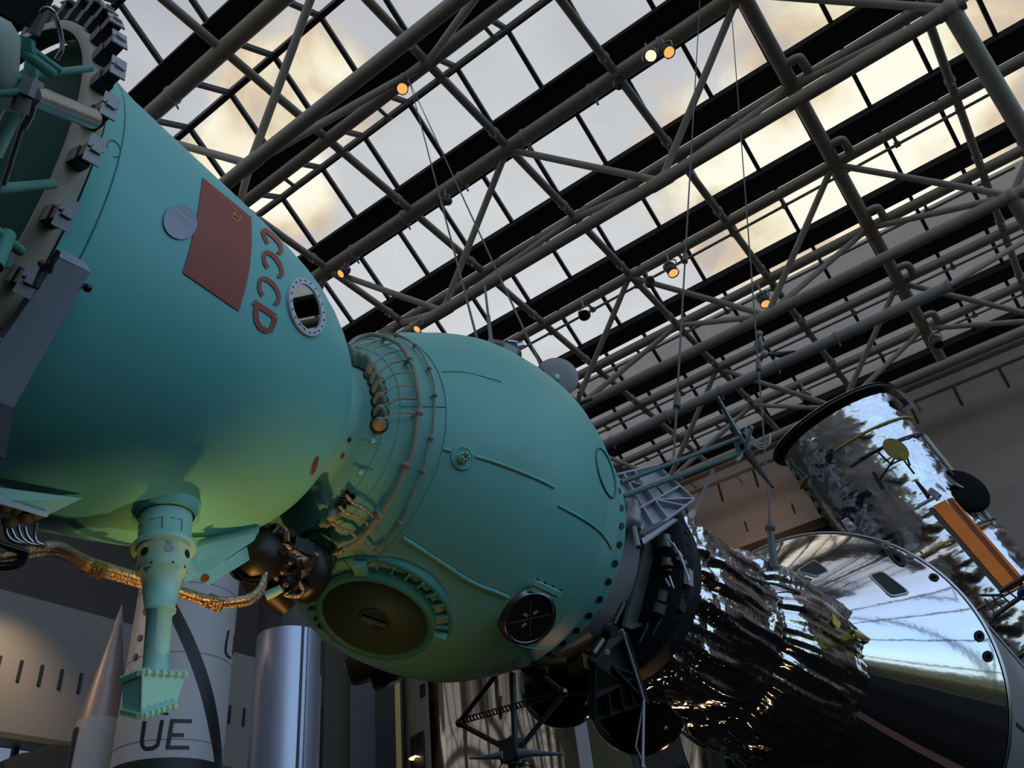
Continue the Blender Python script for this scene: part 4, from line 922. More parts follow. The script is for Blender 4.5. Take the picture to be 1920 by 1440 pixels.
# hook rod from the cable down to the foil
hk = thing('lifting_rod', onY(1446, 985, 7.5), 'dark lifting rod between a hanging cable and the foil', 'rod')
m = MB(); m.tube([onY(1443, 962, 7.5), onY(1444, 990, 7.5), onY(1452, 1064, 7.5)], [0.012, 0.03, 0.045], 10); obj('rod', m, mat('grey rod paint', (0.12, 0.13, 0.14), 0.4), hk); m = MB(); m.ball(onY(1444, 990, 7.5), 0.05, 10); obj('eye', m, CAB, hk)
# ------------------------------------------------------------------ mirror bright command module cone and its service section
CO = V((-2.72, 7.2, 4.17)); CY = V((0, 1, 0)); K = 0.65
CONE = [(0.55, 0.36), (1.2, 0.78), (1.9, 1.235), (2.4, 1.56), (2.70, 1.755), (2.77, 1.80), (2.80, 1.822), (2.82, 1.822)]
cm = thing('command_module', CO + CY * 1.6, 'mirror bright silver cone shaped capsule with dark windows', 'space capsule')
SIL = bpy.data.materials.new('mirror silver skin'); SIL.use_nodes = True
N_ = SIL.node_tree.nodes; L_ = SIL.node_tree.links; b_ = N_['Principled BSDF']
b_.inputs['Base Color'].default_value = (0.78, 0.79, 0.81, 1); b_.inputs['Metallic'].default_value = 1; b_.inputs['Roughness'].default_value = 0.07
tc_ = N_.new('ShaderNodeTexCoord'); n_ = N_.new('ShaderNodeTexNoise'); n_.inputs['Scale'].default_value = 2.2; n_.inputs['Detail'].default_value = 4
mp_ = N_.new('ShaderNodeMapping'); mp_.inputs['Scale'].default_value = (1.6, 0.5, 1.6)
bp_ = N_.new('ShaderNodeBump'); bp_.inputs['Strength'].default_value = 0.045; bp_.inputs['Distance'].default_value = 0.05
L_.new(tc_.outputs['Object'], mp_.inputs['Vector']); L_.new(mp_.outputs['Vector'], n_.inputs['Vector']); L_.new(n_.outputs['Fac'], bp_.inputs['Height']); L_.new(bp_.outputs['Normal'], b_.inputs['Normal'])
m = MB(); m.lathe(CO, CY, CONE, 180); m.lathe(CO, CY, [(2.82, 1.822), (2.86, 1.80), (2.86, 0)], 120)
cone = obj('cone_shell', m, SIL, cm)
def chit(x, y, lift=0.004): return hit(CONE, x, y, o=CO, ax=CY, lift=lift, near=5.5)
m = MB(); m.lathe(CO, CY, [(2.79, 1.822), (2.80, 1.845), (2.83, 1.845), (2.84, 1.81)], 160); obj('base_rim', m, STEEL, cm)
def cwin(pts, frame, lab):
    P = [V((x, y, 0)) for x, y in pts]; c = sum(P, V((0, 0, 0))) / len(P)
    def rnd(k):
        out = []
        for i in range(len(P)):
            a, b, d = P[i - 1], P[i], P[(i + 1) % len(P)]
            for t in (0, .5, 1):
                q = lerp(lerp(lerp(b, a, .18), b, t), lerp(b, lerp(b, d, .18), t), t); out.append(c + (q - c) * k)
        return out
    r0 = [chit(p.x, p.y, 0.012)[0] for p in rnd(1.0)]; n = len(r0); r1 = [chit(p.x, p.y, 0.012)[0] for p in rnd(1.13)]; r2 = [chit(p.x, p.y, -0.01)[0] for p in rnd(1.16)]
    m = MB(); m.add(r0 + r1 + r2, [(i, (i + 1) % n, n + (i + 1) % n, n + i) for i in range(n)] + [(n + i, n + (i + 1) % n, 2 * n + (i + 1) % n, 2 * n + i) for i in range(n)], False)
    o = obj('window_frame', m, frame, cm, label=lab)
    m = MB(); cc = sum(r0, V((0, 0, 0))) / n; m.add([p - (p - CAM).normalized() * 0.0 for p in r0] + [cc], [(i, (i + 1) % n, n) for i in range(n)], False); obj('window_pane', m, mat('dark capsule pane', (0.03, 0.042, 0.044), 0.5, spec=0.05), o)
cwin([(1631, 1080), (1654, 1073), (1703, 1111), (1670, 1118)], mat('pale tape frame', (0.5, 0.5, 0.46), 0.4, 0.3), 'pale framed square window')
cwin([(1495, 1072), (1527, 1052), (1552, 1072), (1531, 1081)], STEEL, 'dark four sided window near the foil')
for cx, cy, a, b, rot in ((1655, 1035, 12, 5, 35), (1682, 1048, 20, 8, 42), (1751, 1083, 10, 6.5, 25), (1836, 1193, 9, 11, -25), (1852, 1231, 9, 11, -25)):
    P = [chit(x, y, 0.008)[0] for x, y in arc(cx, cy, a, b, rot, 0, 360, 28)[:-1]]; P = [p for p in P if p is not None]; k = len(P)
    if k < 6: continue
    cc = sum(P, V((0, 0, 0))) / k; m = MB(); m.add(P + [cc], [(i, (i + 1) % k, k) for i in range(k)], False); o = obj('thruster_port', m, mat('dark port ring', (0.02, 0.021, 0.027), 0.6, spec=0.1), cm)
    P = [cc + (p - cc) * 0.45 + (CAM - cc).normalized() * 0.008 for p in P]; m = MB(); m.add(P + [cc + (CAM - cc).normalized() * 0.008], [(i, (i + 1) % k, k) for i in range(k)], False); obj('port_hole', m, mat('port black', (0.002, 0.002, 0.003), 0.8, spec=0.0), o)
for x, y in ((1661, 1021), (1706, 1045)):
    p, nn = chit(x, y)
    if p: m = MB(); m.ball(p, 0.045, 12); obj('dome_fitting', m, mat('grey dome', (0.25, 0.25, 0.24), 0.5), cm)
cp_ = [chit(x, y, 0.006)[0] for x, y in ((1606, 1330), (1660, 1362), (1720, 1395), (1790, 1430), (1830, 1450))]; cq_ = [chit(x, y, 0.006)[0] for x, y in ((1600, 1340), (1655, 1373), (1715, 1407), (1780, 1442), (1815, 1460))]
ok = [i for i in range(5) if cp_[i] is not None and cq_[i] is not None]
if len(ok) > 1:
    m = MB(); k = len(ok); m.add([cp_[i] for i in ok] + [cq_[i] for i in ok], [(i, i + 1, k + i + 1, k + i) for i in range(k - 1)], True); obj('copper_strip', m, mat('copper pink tape', (0.50, 0.25, 0.19), 0.4, 0.4), cm)
sm = thing('service_module', CO + CY * 4.5, 'grey service module drum behind the rim of the silver cone', 'spacecraft module')
m = MB(); m.lathe(CO, CY, [(2.862, 1.74), (2.90, 1.80), (2.98, 1.835), (7.0, 1.835), (7.0, 0)], 140); sb = obj('drum_shell', m, mat('service module grey', (0.34, 0.35, 0.35), 0.45, 0.2, var=0.06, vscale=1.5), sm)
m = MB()
for i in range(0, 360, 30):
    a = math.radians(i + 7); e = V((math.cos(a), 0, math.sin(a))); m.box(CO + CY * 5.0 + e * 1.838, (0.03, 3.9, 0.012), (e.cross(CY), CY, e))
obj('panel_joint', m, mat('joint dark', (0.05, 0.05, 0.055), 0.5), sm)
# ------------------------------------------------------------------ foil covered space telescope
HT = V((-2.42, 15.58, 10.29)); HD = V((0.2, 0.253, -0.946)).normalized(); HR_ = 1.17
hs = thing('space_telescope', HT + HD * 3, 'tall foil wrapped space telescope with a black lid and orange roll, before the stone wall', 'telescope')
FOIL2 = bpy.data.materials.new('quilted telescope foil'); FOIL2.use_nodes = True
foilmat(FOIL2, (0.74, 0.75, 0.78), 0.16, 3.2, 0.4)
NA, NB = 120, 90; vs = []; fs = []; hu = (V((1, 0, 0)) - HD * HD.x).normalized(); hw_ = HD.cross(hu)
HL = 7.2
def hrad(t): return HR_ + (0.0 if t < 2.9 else min(0.12, (t - 2.9) * 0.5))
for i in range(NA + 1):
    t = 0.12 + HL * i / NA
    for k in range(NB):
        a = 2 * PI * k / NB; ca, sa = math.cos(a), math.sin(a)
        cell = math.sin(PI * ((t / 0.95) % 1)) * 0.03
        c0x = round(a / (2 * PI) * 8) / 8 * 2 * PI; star = math.atan2((t % 0.95) - .47, (a - c0x) * 1.1 + 1e-4)
        r = hrad(t) + cell + 0.012 * math.sin(star * 13) * min(1, abs(a - c0x) * 4) + noise.noise(V((ca * 6, sa * 6, t * 5))) * 0.010
        vs.append(HT + HD * t + (hu * ca + hw_ * sa) * r)
for i in range(NA):
    for k in range(NB):
        k2 = (k + 1) % NB; q = (i * NB + k, i * NB + k2, (i + 1) * NB + k2, (i + 1) * NB + k)
        fs += [(q[0], q[1], q[2]), (q[0], q[2], q[3])] if (i + k) % 2 else [(q[0], q[1], q[3]), (q[1], q[2], q[3])]
m = MB(); m.add(vs, fs, True); m.disc(HT + HD * 0.12, HD, HR_, 0.02, 40)
obj('foil_tube', m, FOIL2, hs)
HF = (CAM - (HT + HD * 2)); HF = (HF - HD * HF.dot(HD)).normalized(); HS = HD.cross(HF); 
if HS.dot(RX) < 0: HS = -HS
VV = (HT - CAM).normalized()
LN = (HD - VV * (HD.dot(VV) + 0.30)).normalized()      # lid nearly edge-on, its underside just showing
def hcyl(t, deg, r):
    a = math.radians(deg); return HT + HD * t + (HF * math.cos(a) + HS * math.sin(a)) * r
m = MB(); m.lathe(HT - HD * 0.02 - HS * 0.02, LN, [(0, 0), (0, 1.30), (0.05, 1.31), (0.06, 1.27), (0.06, 0)], 90, smooth=False); lid = obj('aperture_lid', m, mat('lid dark underside', (0.014, 0.014, 0.016), 0.35), hs, label='black round lid')
m = MB(); m.lathe(HT - HD * 0.03 - HS * 0.02, LN, [(-0.012, 0), (-0.012, 1.31), (0.006, 1.33)], 90, smooth=False); obj('lid_edge', m, STEEL, lid)
m = MB(); m.prism([hcyl(0.18, 62, 1.30), hcyl(0.18, 92, 1.30), hcyl(0.55, 86, 1.32), hcyl(0.55, 66, 1.32)], HS * 0.1); obj('hinge_box', m, FOIL2, hs)
RODD = mat('telescope rail', (0.10, 0.10, 0.10), 0.4, 0.6); RODY = mat('yellow rail', (0.42, 0.33, 0.06), 0.5)
for t, mt, a0, a1 in ((0.72, RODY, -12, 80), (1.1, RODD, -10, 78), (3.0, RODY, -40, 60), (2.95, RODD, 20, 84), (4.1, mat('copper rail', (0.45, 0.25, 0.12), 0.4, 0.7), -60, 50), (0.75, RODY, -80, -50), (4.95, RODD, -30, 60)):
    m = MB(); m.tube([hcyl(t, a0 + (a1 - a0) * i / 16, hrad(t) + 0.06) for i in range(17)], 0.022, 6); obj('hand_rail', m, mt, hs)
for dg, mt in ((66, RODD), (72, STEEL), (-4, RODY), (-34, RODD), (78, RODY)):
    m = MB(); m.tube([hcyl(1.1 if dg > 50 else 2.9, dg, 1.23), hcyl(3.0, dg, 1.24), hcyl(6.5, dg, 1.36)], 0.02, 6); obj('long_rail', m, mt, hs)
# yellow pad on black struts
pc = atd(1681, 843, 15.4)
m = MB(); pu = (RX * .8 + DN * .6); pv = (DN * .8 - RX * .6)
ell = [pc + pu * (math.cos(2 * PI * i / 32) * 0.235) + pv * (math.sin(2 * PI * i / 32) * 0.145) for i in range(32)]
m.prism(ell, FW * 0.05); pad = obj('yellow_pad', m, mat('yellow pad', (0.55, 0.47, 0.13), 0.5, var=0.25, vscale=2), hs)
m = MB(); m.box(atd(1695, 856, 15.4), (0.10, 0.05, 0.10), (pu, FW, pv)); obj('pad_tab', m, GOLDT, pad)
for a, b in (((1664, 834), (1610, 862)), ((1644, 845), (1672, 872)), ((1680, 855), (1650, 899)), ((1672, 870), (1690, 862)), ((1700, 857), (1706, 872)), ((1694, 862), (1714, 888))):
    m = MB(); m.tube([atd(*a, 15.45), atd(*b, 15.7)], 0.017, 6); obj('pad_strut', m, BLACK, hs)
m = MB(); m.prism([atd(1636, 884, 15.6), atd(1642, 886, 15.6), atd(1661, 916, 15.6), atd(1654, 918, 15.6)], FW * 0.06); obj('grip_bracket', m, RODD, hs); m = MB(); m.tube([atd(1612, 864, 15.7), atd(1618, 858, 15.7)], 0.03, 8); obj('strut_foot', m, RODD, hs)
m = MB(); m.prism([atd(1716, 901, 15.4), atd(1722, 902, 15.4), atd(1745, 928, 15.3), atd(1742, 938, 15.3), atd(1738, 932, 15.3)], FW * 0.05); obj('dark_wedge', m, BLACK, hs)
m = MB(); m.tube([atd(1720, 950, 15.2), atd(1762, 928, 15.2)], 0.03, 8); m.box(atd(1752, 926, 15.2), (0.2, 0.06, 0.10), (pu, FW, pv)); m.tube([atd(1744, 918, 15.2), atd(1760, 938, 15.2)], 0.035, 8); obj('roll_mount', m, GREYL, hs)
# orange roll in its trough
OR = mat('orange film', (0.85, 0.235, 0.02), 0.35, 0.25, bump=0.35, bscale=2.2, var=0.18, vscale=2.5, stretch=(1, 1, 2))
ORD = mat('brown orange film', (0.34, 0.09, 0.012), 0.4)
q = [atd(1749, 949, 15.15), atd(1772, 937, 15.15), atd(1904, 1090, 14.2), atd(1881, 1102, 14.2)]
m = MB(); nn = (q[1] - q[0]).cross(q[3] - q[0]).normalized()
if nn.dot(FW) < 0: nn = -nn
m.prism(q, nn * 0.14); orr = obj('orange_roll', m, OR, hs, label='orange rolled film panel')
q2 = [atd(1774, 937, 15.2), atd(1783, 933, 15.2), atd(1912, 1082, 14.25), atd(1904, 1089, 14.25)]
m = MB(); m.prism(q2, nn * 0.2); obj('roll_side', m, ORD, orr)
q3 = [atd(1783, 934, 15.12), atd(1786, 932, 15.12), atd(1918, 1083, 14.2), atd(1912, 1085, 14.2)]
m = MB(); m.prism(q3, nn * 0.1); obj('roll_lip', m, OR, orr)
q4 = [atd(1740, 954, 15.2), atd(1749, 950, 15.2), atd(1881, 1103, 14.25), atd(1872, 1106, 14.25)]
m = MB(); m.prism(q4, nn * 0.12); obj('dark_trough', m, BLACKG, hs)
m = MB(); m.tube([atd(1876, 1108, 14.2), atd(1922, 1080, 14.2)], 0.03, 8); m.tube([atd(1862, 1156, 14.2), atd(1930, 1108, 14.2)], 0.035, 8); m.tube([atd(1836, 1116, 14.3), atd(1882, 1116, 14.3)], 0.02, 8)
for s in range(4): m.tube([atd(1846 + s * 14, 1122 - s * 5, 14.3), atd(1866 + s * 14, 1150 - s * 9, 14.3)], 0.014, 6)
obj('roll_frame', m, RODD, hs)
m = MB(); m.lathe(atd(1919, 1113, 14.0), -FW, [(0, 0), (0, .09), (.05, .09), (.05, .06), (.02, .05), (.02, 0)], 24); obj('blue_lens', m, mat('lens blue', (0.02, 0.03, 0.09), 0.15), hs)
# black dish with a bright tab
dc = atd(1808, 917, 17.0); m = MB(); dn_ = (CAM - dc).normalized() + V((0.75, 0.0, 0.55)); dn_.normalize()
m.lathe(dc, dn_, [(0.05, 0), (0.02, 0.3), (-0.02, 0.44), (-0.06, 0.46), (-0.05, 0.3), (0.0, 0)], 48, smooth=True); obj('black_dish', m, mat('dish black', (0.008, 0.008, 0.009), 0.8, spec=0.08), hs, label='round black dish')
m = MB(); m.prism([atd(1771, 893, 16.7), atd(1776, 890, 16.7), atd(1794, 905, 16.7), atd(1785, 910, 16.7)], FW * 0.05); m.tube([atd(1785, 905, 16.8), dc], 0.03, 8); obj('dish_tab', m, mat('bright tab', (0.7, 0.74, 0.8), 0.3, 0.6), hs)
m = MB(); m.prism([atd(1580, 978, 14.6), atd(1590, 971, 14.6), atd(1608, 990, 14.6), atd(1592, 999, 14.6)], FW * 0.06); m.prism([atd(1580, 994, 14.6), atd(1582, 992, 14.6), atd(1589, 1001, 14.6), atd(1587, 1003, 14.6)], FW * 0.04); m.ball(atd(1594, 984, 14.5), 0.05, 12); obj('sensor_block', m, mat('pale blue block', (0.52, 0.57, 0.62), 0.35, 0.3), hs)

# small three bladed probe on a wire
pb = onY(1434, 664, 12.0)
pr = thing('hanging_probe', pb, 'small dark three bladed probe hanging in front of the pale clamped pipe', 'probe')
m = MB(); m.tube([onY(1423, 622, 12), onY(1430, 650, 12)], [0.03, 0.018], 8); m.ball(onY(1424, 626, 12), 0.06, 12); m.ball(pb, 0.07, 12); obj('hub', m, mat('probe grey', (0.32, 0.32, 0.30), 0.5), pr)
for pts in ([(1432, 660), (1420, 645), (1419, 632)], [(1440, 664), (1462, 665), (1491, 658)], [(1430, 668), (1424, 674), (1418, 682)]):
    m = MB(); P = [onY(x, y, 12) for x, y in pts]; m.tube(P, [0.03, 0.055, 0.012], 8); obj('blade', m, mat('probe dark', (0.07, 0.07, 0.065), 0.5), pr)

# ------------------------------------------------------------------ walls, floor
STONE = bpy.data.materials.new('stone panels'); STONE.use_nodes = True
def stone(m, c1, c2, sx, ax, warm=None):
    nt = m.node_tree; N = nt.nodes; L = nt.links; b = N['Principled BSDF']; b.inputs['Roughness'].default_value = 0.7
    tc = N.new('ShaderNodeTexCoord'); mp = N.new('ShaderNodeMapping'); mp.inputs['Rotation'].default_value = ax
    br = N.new('ShaderNodeTexBrick'); br.inputs['Color1'].default_value = (*c1, 1); br.inputs['Color2'].default_value = (*c2, 1)
    br.inputs['Mortar'].default_value = tuple(c * 0.9 for c in c2) + (1,); br.inputs['Scale'].default_value = 1; br.inputs['Brick Width'].default_value = 2.4; br.inputs['Row Height'].default_value = 0.78; br.inputs['Mortar Size'].default_value = 0.008
    L.new(tc.outputs['Object'], mp.inputs['Vector']); L.new(mp.outputs['Vector'], br.inputs['Vector']); L.new(br.outputs['Color'], b.inputs['Base Color'])
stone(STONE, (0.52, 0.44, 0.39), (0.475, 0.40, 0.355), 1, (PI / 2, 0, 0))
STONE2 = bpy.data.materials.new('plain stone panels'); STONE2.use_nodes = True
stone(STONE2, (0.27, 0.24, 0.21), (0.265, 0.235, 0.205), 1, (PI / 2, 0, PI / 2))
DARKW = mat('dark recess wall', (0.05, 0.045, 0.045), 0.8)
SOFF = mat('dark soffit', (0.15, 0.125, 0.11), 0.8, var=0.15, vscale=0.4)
m = MB(); m.box((-11.5, 12, -0.1), (57, 70, 0.2)); struct('floor', m, mat('dark carpet', (0.016, 0.014, 0.013), 0.9, var=0.75, vscale=0.35, spec=0.03))
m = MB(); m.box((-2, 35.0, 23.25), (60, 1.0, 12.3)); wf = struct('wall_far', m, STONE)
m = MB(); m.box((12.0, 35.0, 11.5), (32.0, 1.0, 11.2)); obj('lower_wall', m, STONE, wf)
xs = [1.28, -0.5, -2.27, -4.05, -5.82, -7.6, -9.36, -11.1, -12.9, 3.05, 4.8, 6.6]
for x in xs: m = MB(); m.box((x, 34.49, 19.92), (0.09, 0.06, 0.92)); obj('wall_slot', m, BLACK, wf)
for x in (-7.0, -8.8, -11.0, -5.2): m = MB(); m.box((x + .6, 34.49, 17.9), (0.05, 0.06, 0.5)); obj('wall_slot', m, BLACK, wf)
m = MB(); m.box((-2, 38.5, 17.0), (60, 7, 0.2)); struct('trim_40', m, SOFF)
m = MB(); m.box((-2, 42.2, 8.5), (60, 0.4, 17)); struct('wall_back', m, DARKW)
# left wall with slots, the overhang above it and the opening below it
LX = -16.0
WE = onX(602, 1300, LX).y; WC_ = (WE - 4) / 2; WL_ = WE + 4
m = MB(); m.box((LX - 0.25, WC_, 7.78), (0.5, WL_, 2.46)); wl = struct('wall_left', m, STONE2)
zs0, zs1 = onX(31, 1278, LX).z, onX(41, 1239, LX).z
ystep = (onX(149, 1280, LX).y - onX(36, 1258, LX).y) / 3.0; y0s = onX(36, 1258, LX).y
for i in range(-6, 14):
    if y0s + ystep * i < WE - .3: m = MB(); m.box((LX + 0.01, y0s + ystep * i, (zs0 + zs1) / 2), (0.05, 0.05, zs1 - zs0)); obj('wall_slot', m, BLACK, wl)
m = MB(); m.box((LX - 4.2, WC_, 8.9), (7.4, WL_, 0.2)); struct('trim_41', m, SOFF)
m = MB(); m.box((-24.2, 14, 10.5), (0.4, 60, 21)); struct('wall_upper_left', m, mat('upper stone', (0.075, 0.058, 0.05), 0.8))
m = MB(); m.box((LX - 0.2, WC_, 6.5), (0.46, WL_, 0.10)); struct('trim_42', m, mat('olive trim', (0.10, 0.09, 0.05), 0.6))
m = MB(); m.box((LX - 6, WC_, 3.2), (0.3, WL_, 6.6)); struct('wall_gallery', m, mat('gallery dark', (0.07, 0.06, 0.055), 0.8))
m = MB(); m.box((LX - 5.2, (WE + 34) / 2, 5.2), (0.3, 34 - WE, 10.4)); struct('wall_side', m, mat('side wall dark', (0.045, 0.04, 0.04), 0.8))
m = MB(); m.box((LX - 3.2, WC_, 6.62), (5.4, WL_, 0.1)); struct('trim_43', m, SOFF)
# daylight seen in the gallery below: a window with bars
gw = MB(); gw.box((LX - 0.55, 7.2, 5.6), (0.06, 3.6, 1.7)); GLW = bpy.data.materials.new('daylit gallery window'); GLW.use_nodes = True
e_ = GLW.node_tree.nodes['Principled BSDF']; e_.inputs['Base Color'].default_value = (0.3, 0.4, 0.55, 1); e_.inputs['Emission Color'].default_value = (0.45, 0.6, 0.9, 1); e_.inputs['Emission Strength'].default_value = 0.28
w9 = struct('window_20', gw, GLW)
m = MB()
for yy in (8.1, 8.9, 6.6): m.box((LX - 0.45, yy, 5.6), (0.1, 0.10, 1.7))
m.tube([(LX - 0.45, 8.15, 5.9), (LX - 0.45, 8.75, 6.45)], 0.06, 6); obj('window_bar', m, BLACK, w9)
m = MB(); pts = [onX(x, y, LX + 0.4) for x, y in ((8, 1425), (40, 1412), (70, 1408), (95, 1395), (140, 1398), (140, 1470), (8, 1470))]; m.prism(pts, V((-0.3, 0, 0)))
m.tube([pts[5], (pts[5].x, pts[5].y, 0)], 0.2, 10)
tag(obj('exhibit', m, mat('silhouette brown', (0.05, 0.04, 0.035), 0.8), origin=pts[3]), 'dark exhibit outline under the slotted wall, bottom left corner', 'exhibit')
# glass front wall behind the camera
GF = MB(); GF.add([(17, -13, 0), (17, 23, 0), (17, 23, 21), (17, -13, 21)], [(0, 1, 2, 3)], False)
wg = struct('window_21', GF, glass)
m = MB()
for y in range(-13, 24, 4): m.box((17, y, 10.5), (0.3, 0.22, 21))
for z in (0.2, 4.7, 9.6, 15.2, 20.8): m.box((17, 5, z), (0.3, 36, 0.2))
obj('window_bar', m, MULL, wg)
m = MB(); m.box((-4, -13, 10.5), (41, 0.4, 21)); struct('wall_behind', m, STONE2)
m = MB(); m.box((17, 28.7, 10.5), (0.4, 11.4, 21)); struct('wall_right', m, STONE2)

# ------------------------------------------------------------------ rockets and columns at the lower left
RW = mat('rocket white', (0.50, 0.485, 0.48), 0.45, var=0.05, vscale=1)
RBK = mat('rocket black paint', (0.012, 0.013, 0.018), 0.5)
rc = V((-11.15, 7.62, 0)); RR = 0.735
rk = thing('rocket', rc, 'thick white rocket with black letters UE and a curved black stripe', 'rocket')
m = MB(); m.lathe(rc, V((0, 0, 1)), [(0.0, RR), (9.6, RR), (10.6, 0.62), (11.8, 0.3), (12.4, 0)], 80); rb = obj('body', m, RW, rk)
RFACE = math.atan2(CAM.y - rc.y, CAM.x - rc.x)
def rcy(x, y, lift=0.006):
    """point of the rocket skin seen at an image point"""
    d = ray(x, y); ox, oy = CAM.x - rc.x, CAM.y - rc.y; R = RR + lift
    a = d.x * d.x + d.y * d.y; b = ox * d.x + oy * d.y; c = ox * ox + oy * oy - R * R; D_ = b * b - a * c
    return CAM + d * ((-b - math.sqrt(max(D_, 0))) / a)
def rst(m, pts, wid, sub=2):
    P0 = [V((x, y, 0)) for x, y in pts]; W0 = wid if isinstance(wid, list) else [wid] * len(P0); vs = []; fs = []; P = []; W = []
    for i in range(len(P0) - 1):
        k = max(1, int((P0[i + 1] - P0[i]).length / 4))
        for j in range(k): P.append(lerp(P0[i], P0[i + 1], j / k)); W.append(W0[i] + (W0[i + 1] - W0[i]) * j / k)
    P.append(P0[-1]); W.append(W0[-1])
    for i, p in enumerate(P):
        d = (P[min(i + 1, len(P) - 1)] - P[max(i - 1, 0)]).normalized(); n = V((-d.y, d.x, 0)) * W[i] / 2
        for j in range(sub + 1): q = lerp(p + n, p - n, j / sub); vs.append(rcy(q.x, q.y))
    w = sub + 1; m.add(vs, [(i * w + j, i * w + j + 1, (i + 1) * w + j + 1, (i + 1) * w + j) for i in range(len(P) - 1) for j in range(sub)], True)
m = MB(); rst(m, [(271, 1352), (266, 1388), (267, 1398), (273, 1404), (286, 1403), (295, 1397), (298, 1385), (304, 1350)], 7.5); obj('painted_letter', m, RBK, rb, label='letter U')
m = MB(); rst(m, [(323, 1350), (314, 1403)], 8); rst(m, [(319, 1351.5), (360, 1352)], 7); rst(m, [(319, 1378), (345, 1378)], 7); rst(m, [(311, 1401.5), (355, 1401.5)], 7); obj('painted_letter', m, RBK, rb, label='letter E')
m = MB(); rst(m, [(302, 1337), (316, 1338.5)], 4); obj('painted_letter', m, RBK, rb)
m = MB(); rst(m, [(429, 1182), (424, 1208), (423, 1222), (427, 1230), (434, 1234)], 4); rst(m, [(440, 1190), (437, 1228)], 2.5); obj('painted_letter', m, RBK, rb, label='letter U at the right edge')
m = MB(); S = [(300, 1085, 20), (318, 1130, 22), (333, 1160, 23), (352, 1200, 24), (372, 1250, 24), (388, 1300, 23), (399, 1350, 21), (407, 1400, 17), (410, 1432, 14), (411, 1460, 12)]
P = spline([V((a, b, c)) for a, b, c in S], 4); rst(m, [(p.x, p.y) for p in P], [p.z for p in P], 3); obj('black_stripe', m, RBK, rb)
z0 = rcy(317, 1420).z
m = MB(); m.lathe(rc, V((0, 0, 1)), [(z0 - 1.0, RR + 0.008), (z0, RR + 0.008)], 80); obj('black_band', m, RBK, rb)
m = MB()
for x, y in ((330, 1222), (330, 1386), (340, 1091)):
    z = rcy(x, y).z; m.lathe(rc, V((0, 0, 1)), [(z, RR + 0.001), (z + 0.005, RR + 0.006), (z + 0.012, RR + 0.001)], 80)
obj('panel_joint', m, mat('joint grey', (0.2, 0.19, 0.19), 0.6), rb)
m = MB()
for x, y in ((262, 1196), (254, 1232)):
    p = rcy(x, y); n = V((p.x - rc.x, p.y - rc.y, 0)).normalized(); m.disc(p, n, 0.05, 0.01, 12)
obj('port', m, RBK, rb)
# slim cone nosed rocket
kc = V((-12.52, 7.34, 0))
k2 = thing('rocket', kc, 'slim rocket with a sharp bare metal cone, left of the thick white rocket', 'rocket')
m = MB(); m.lathe(kc, V((0, 0, 1)), [(0, .42), (5.6, .35), (5.82, .33)], 50); kb = obj('body', m, RW, k2)
m = MB(); m.lathe(kc, V((0, 0, 1)), [(5.82, .33), (7.32, 0.06)], 50); obj('nose_cone', m, mat('bare cone metal', (0.33, 0.28, 0.26), 0.45, 0.45, var=0.15, vscale=3, stretch=(3, 3, .5)), k2)
m = MB(); m.lathe(kc, V((0, 0, 1)), [(7.30, 0.067), (7.34, 0.067), (7.68, 0.004)], 30); obj('nose_tip', m, mat('pale tip', (0.45, 0.40, 0.36), 0.5), k2)
m = MB(); a = math.atan2(-kc.y, -kc.x); m.lathe(kc, V((0, 0, 1)), [(2, .412), (5.70, .360)], 12, a - 1.55, a - 0.95, ref=V((1, 0, 0))); obj('black_quadrant', m, RBK, k2)
# blue silver cylinder
vc = V((-11.36, 9.86, 0)); t = thing('missile', vc, 'satin blue silver cylinder with a dark vertical seam, right of the white rocket', 'missile')
vz = onX(540, 1172, vc.x + 0.4).z
m = MB(); m.lathe(vc, V((0, 0, 1)), [(0, .545), (vz, .545)], 64); vb = obj('body', m, mat('satin blue silver', (0.50, 0.54, 0.66), 0.38, 0.75), t)
m = MB(); m.lathe(vc, V((0, 0, 1)), [(vz, .55), (vz + 0.9, .55), (vz + 1.6, .45), (vz + 2.2, 0.2), (vz + 2.3, 0)], 64); obj('dark_nose', m, mat('dark nose paint', (0.05, 0.045, 0.05), 0.5), t)
a = math.atan2(-vc.y, -vc.x)
m = MB()
for da in (0.42, 0.60): 
    e = V((math.cos(a + da), math.sin(a + da), 0)); m.box(vc + e * 0.545 + V((0, 0, vz / 2)), (0.012, 0.05 if da < .5 else 0.012, vz), (e, e.cross(V((0, 0, 1))), V((0, 0, 1))))
obj('seam', m, mat('missile seam', (0.05, 0.045, 0.05), 0.5), vb)
# gold tinted mirror cylinder with a pale panel wall and dark pillars
gc = V((-14.25, 19.75, 0)); gr = 2.45
t = thing('orbital_workshop', gc, 'huge gold tinted mirror cylinder behind the lower aerial mast', 'spacecraft')
WARMSKIN = mat('warm tinted mirror skin', (0.56, 0.50, 0.39), 0.09, 1.0, var=0.2, vscale=0.6, stretch=(3, 3, 0.25))  # neutral metal, gold tint painted in for warm interior light
m = MB(); m.lathe(gc, V((0, 0, 1)), [(0, gr), (9.6, gr), (9.6, 0)], 100); gb = obj('body', m, WARMSKIN, t)
a = math.atan2(-gc.y, -gc.x)
m = MB(); m.lathe(gc, V((0, 0, 1)), [(0, gr + 0.03), (9.7, gr + 0.03)], 16, a - 1.45, a - 0.72, ref=V((1, 0, 0))); pnl = obj('pale_skin', m, mat('pale gold skin', (0.30, 0.275, 0.215), 0.55, 0.15, var=0.12, vscale=1, stretch=(2, 2, .1)), t)
m = MB()
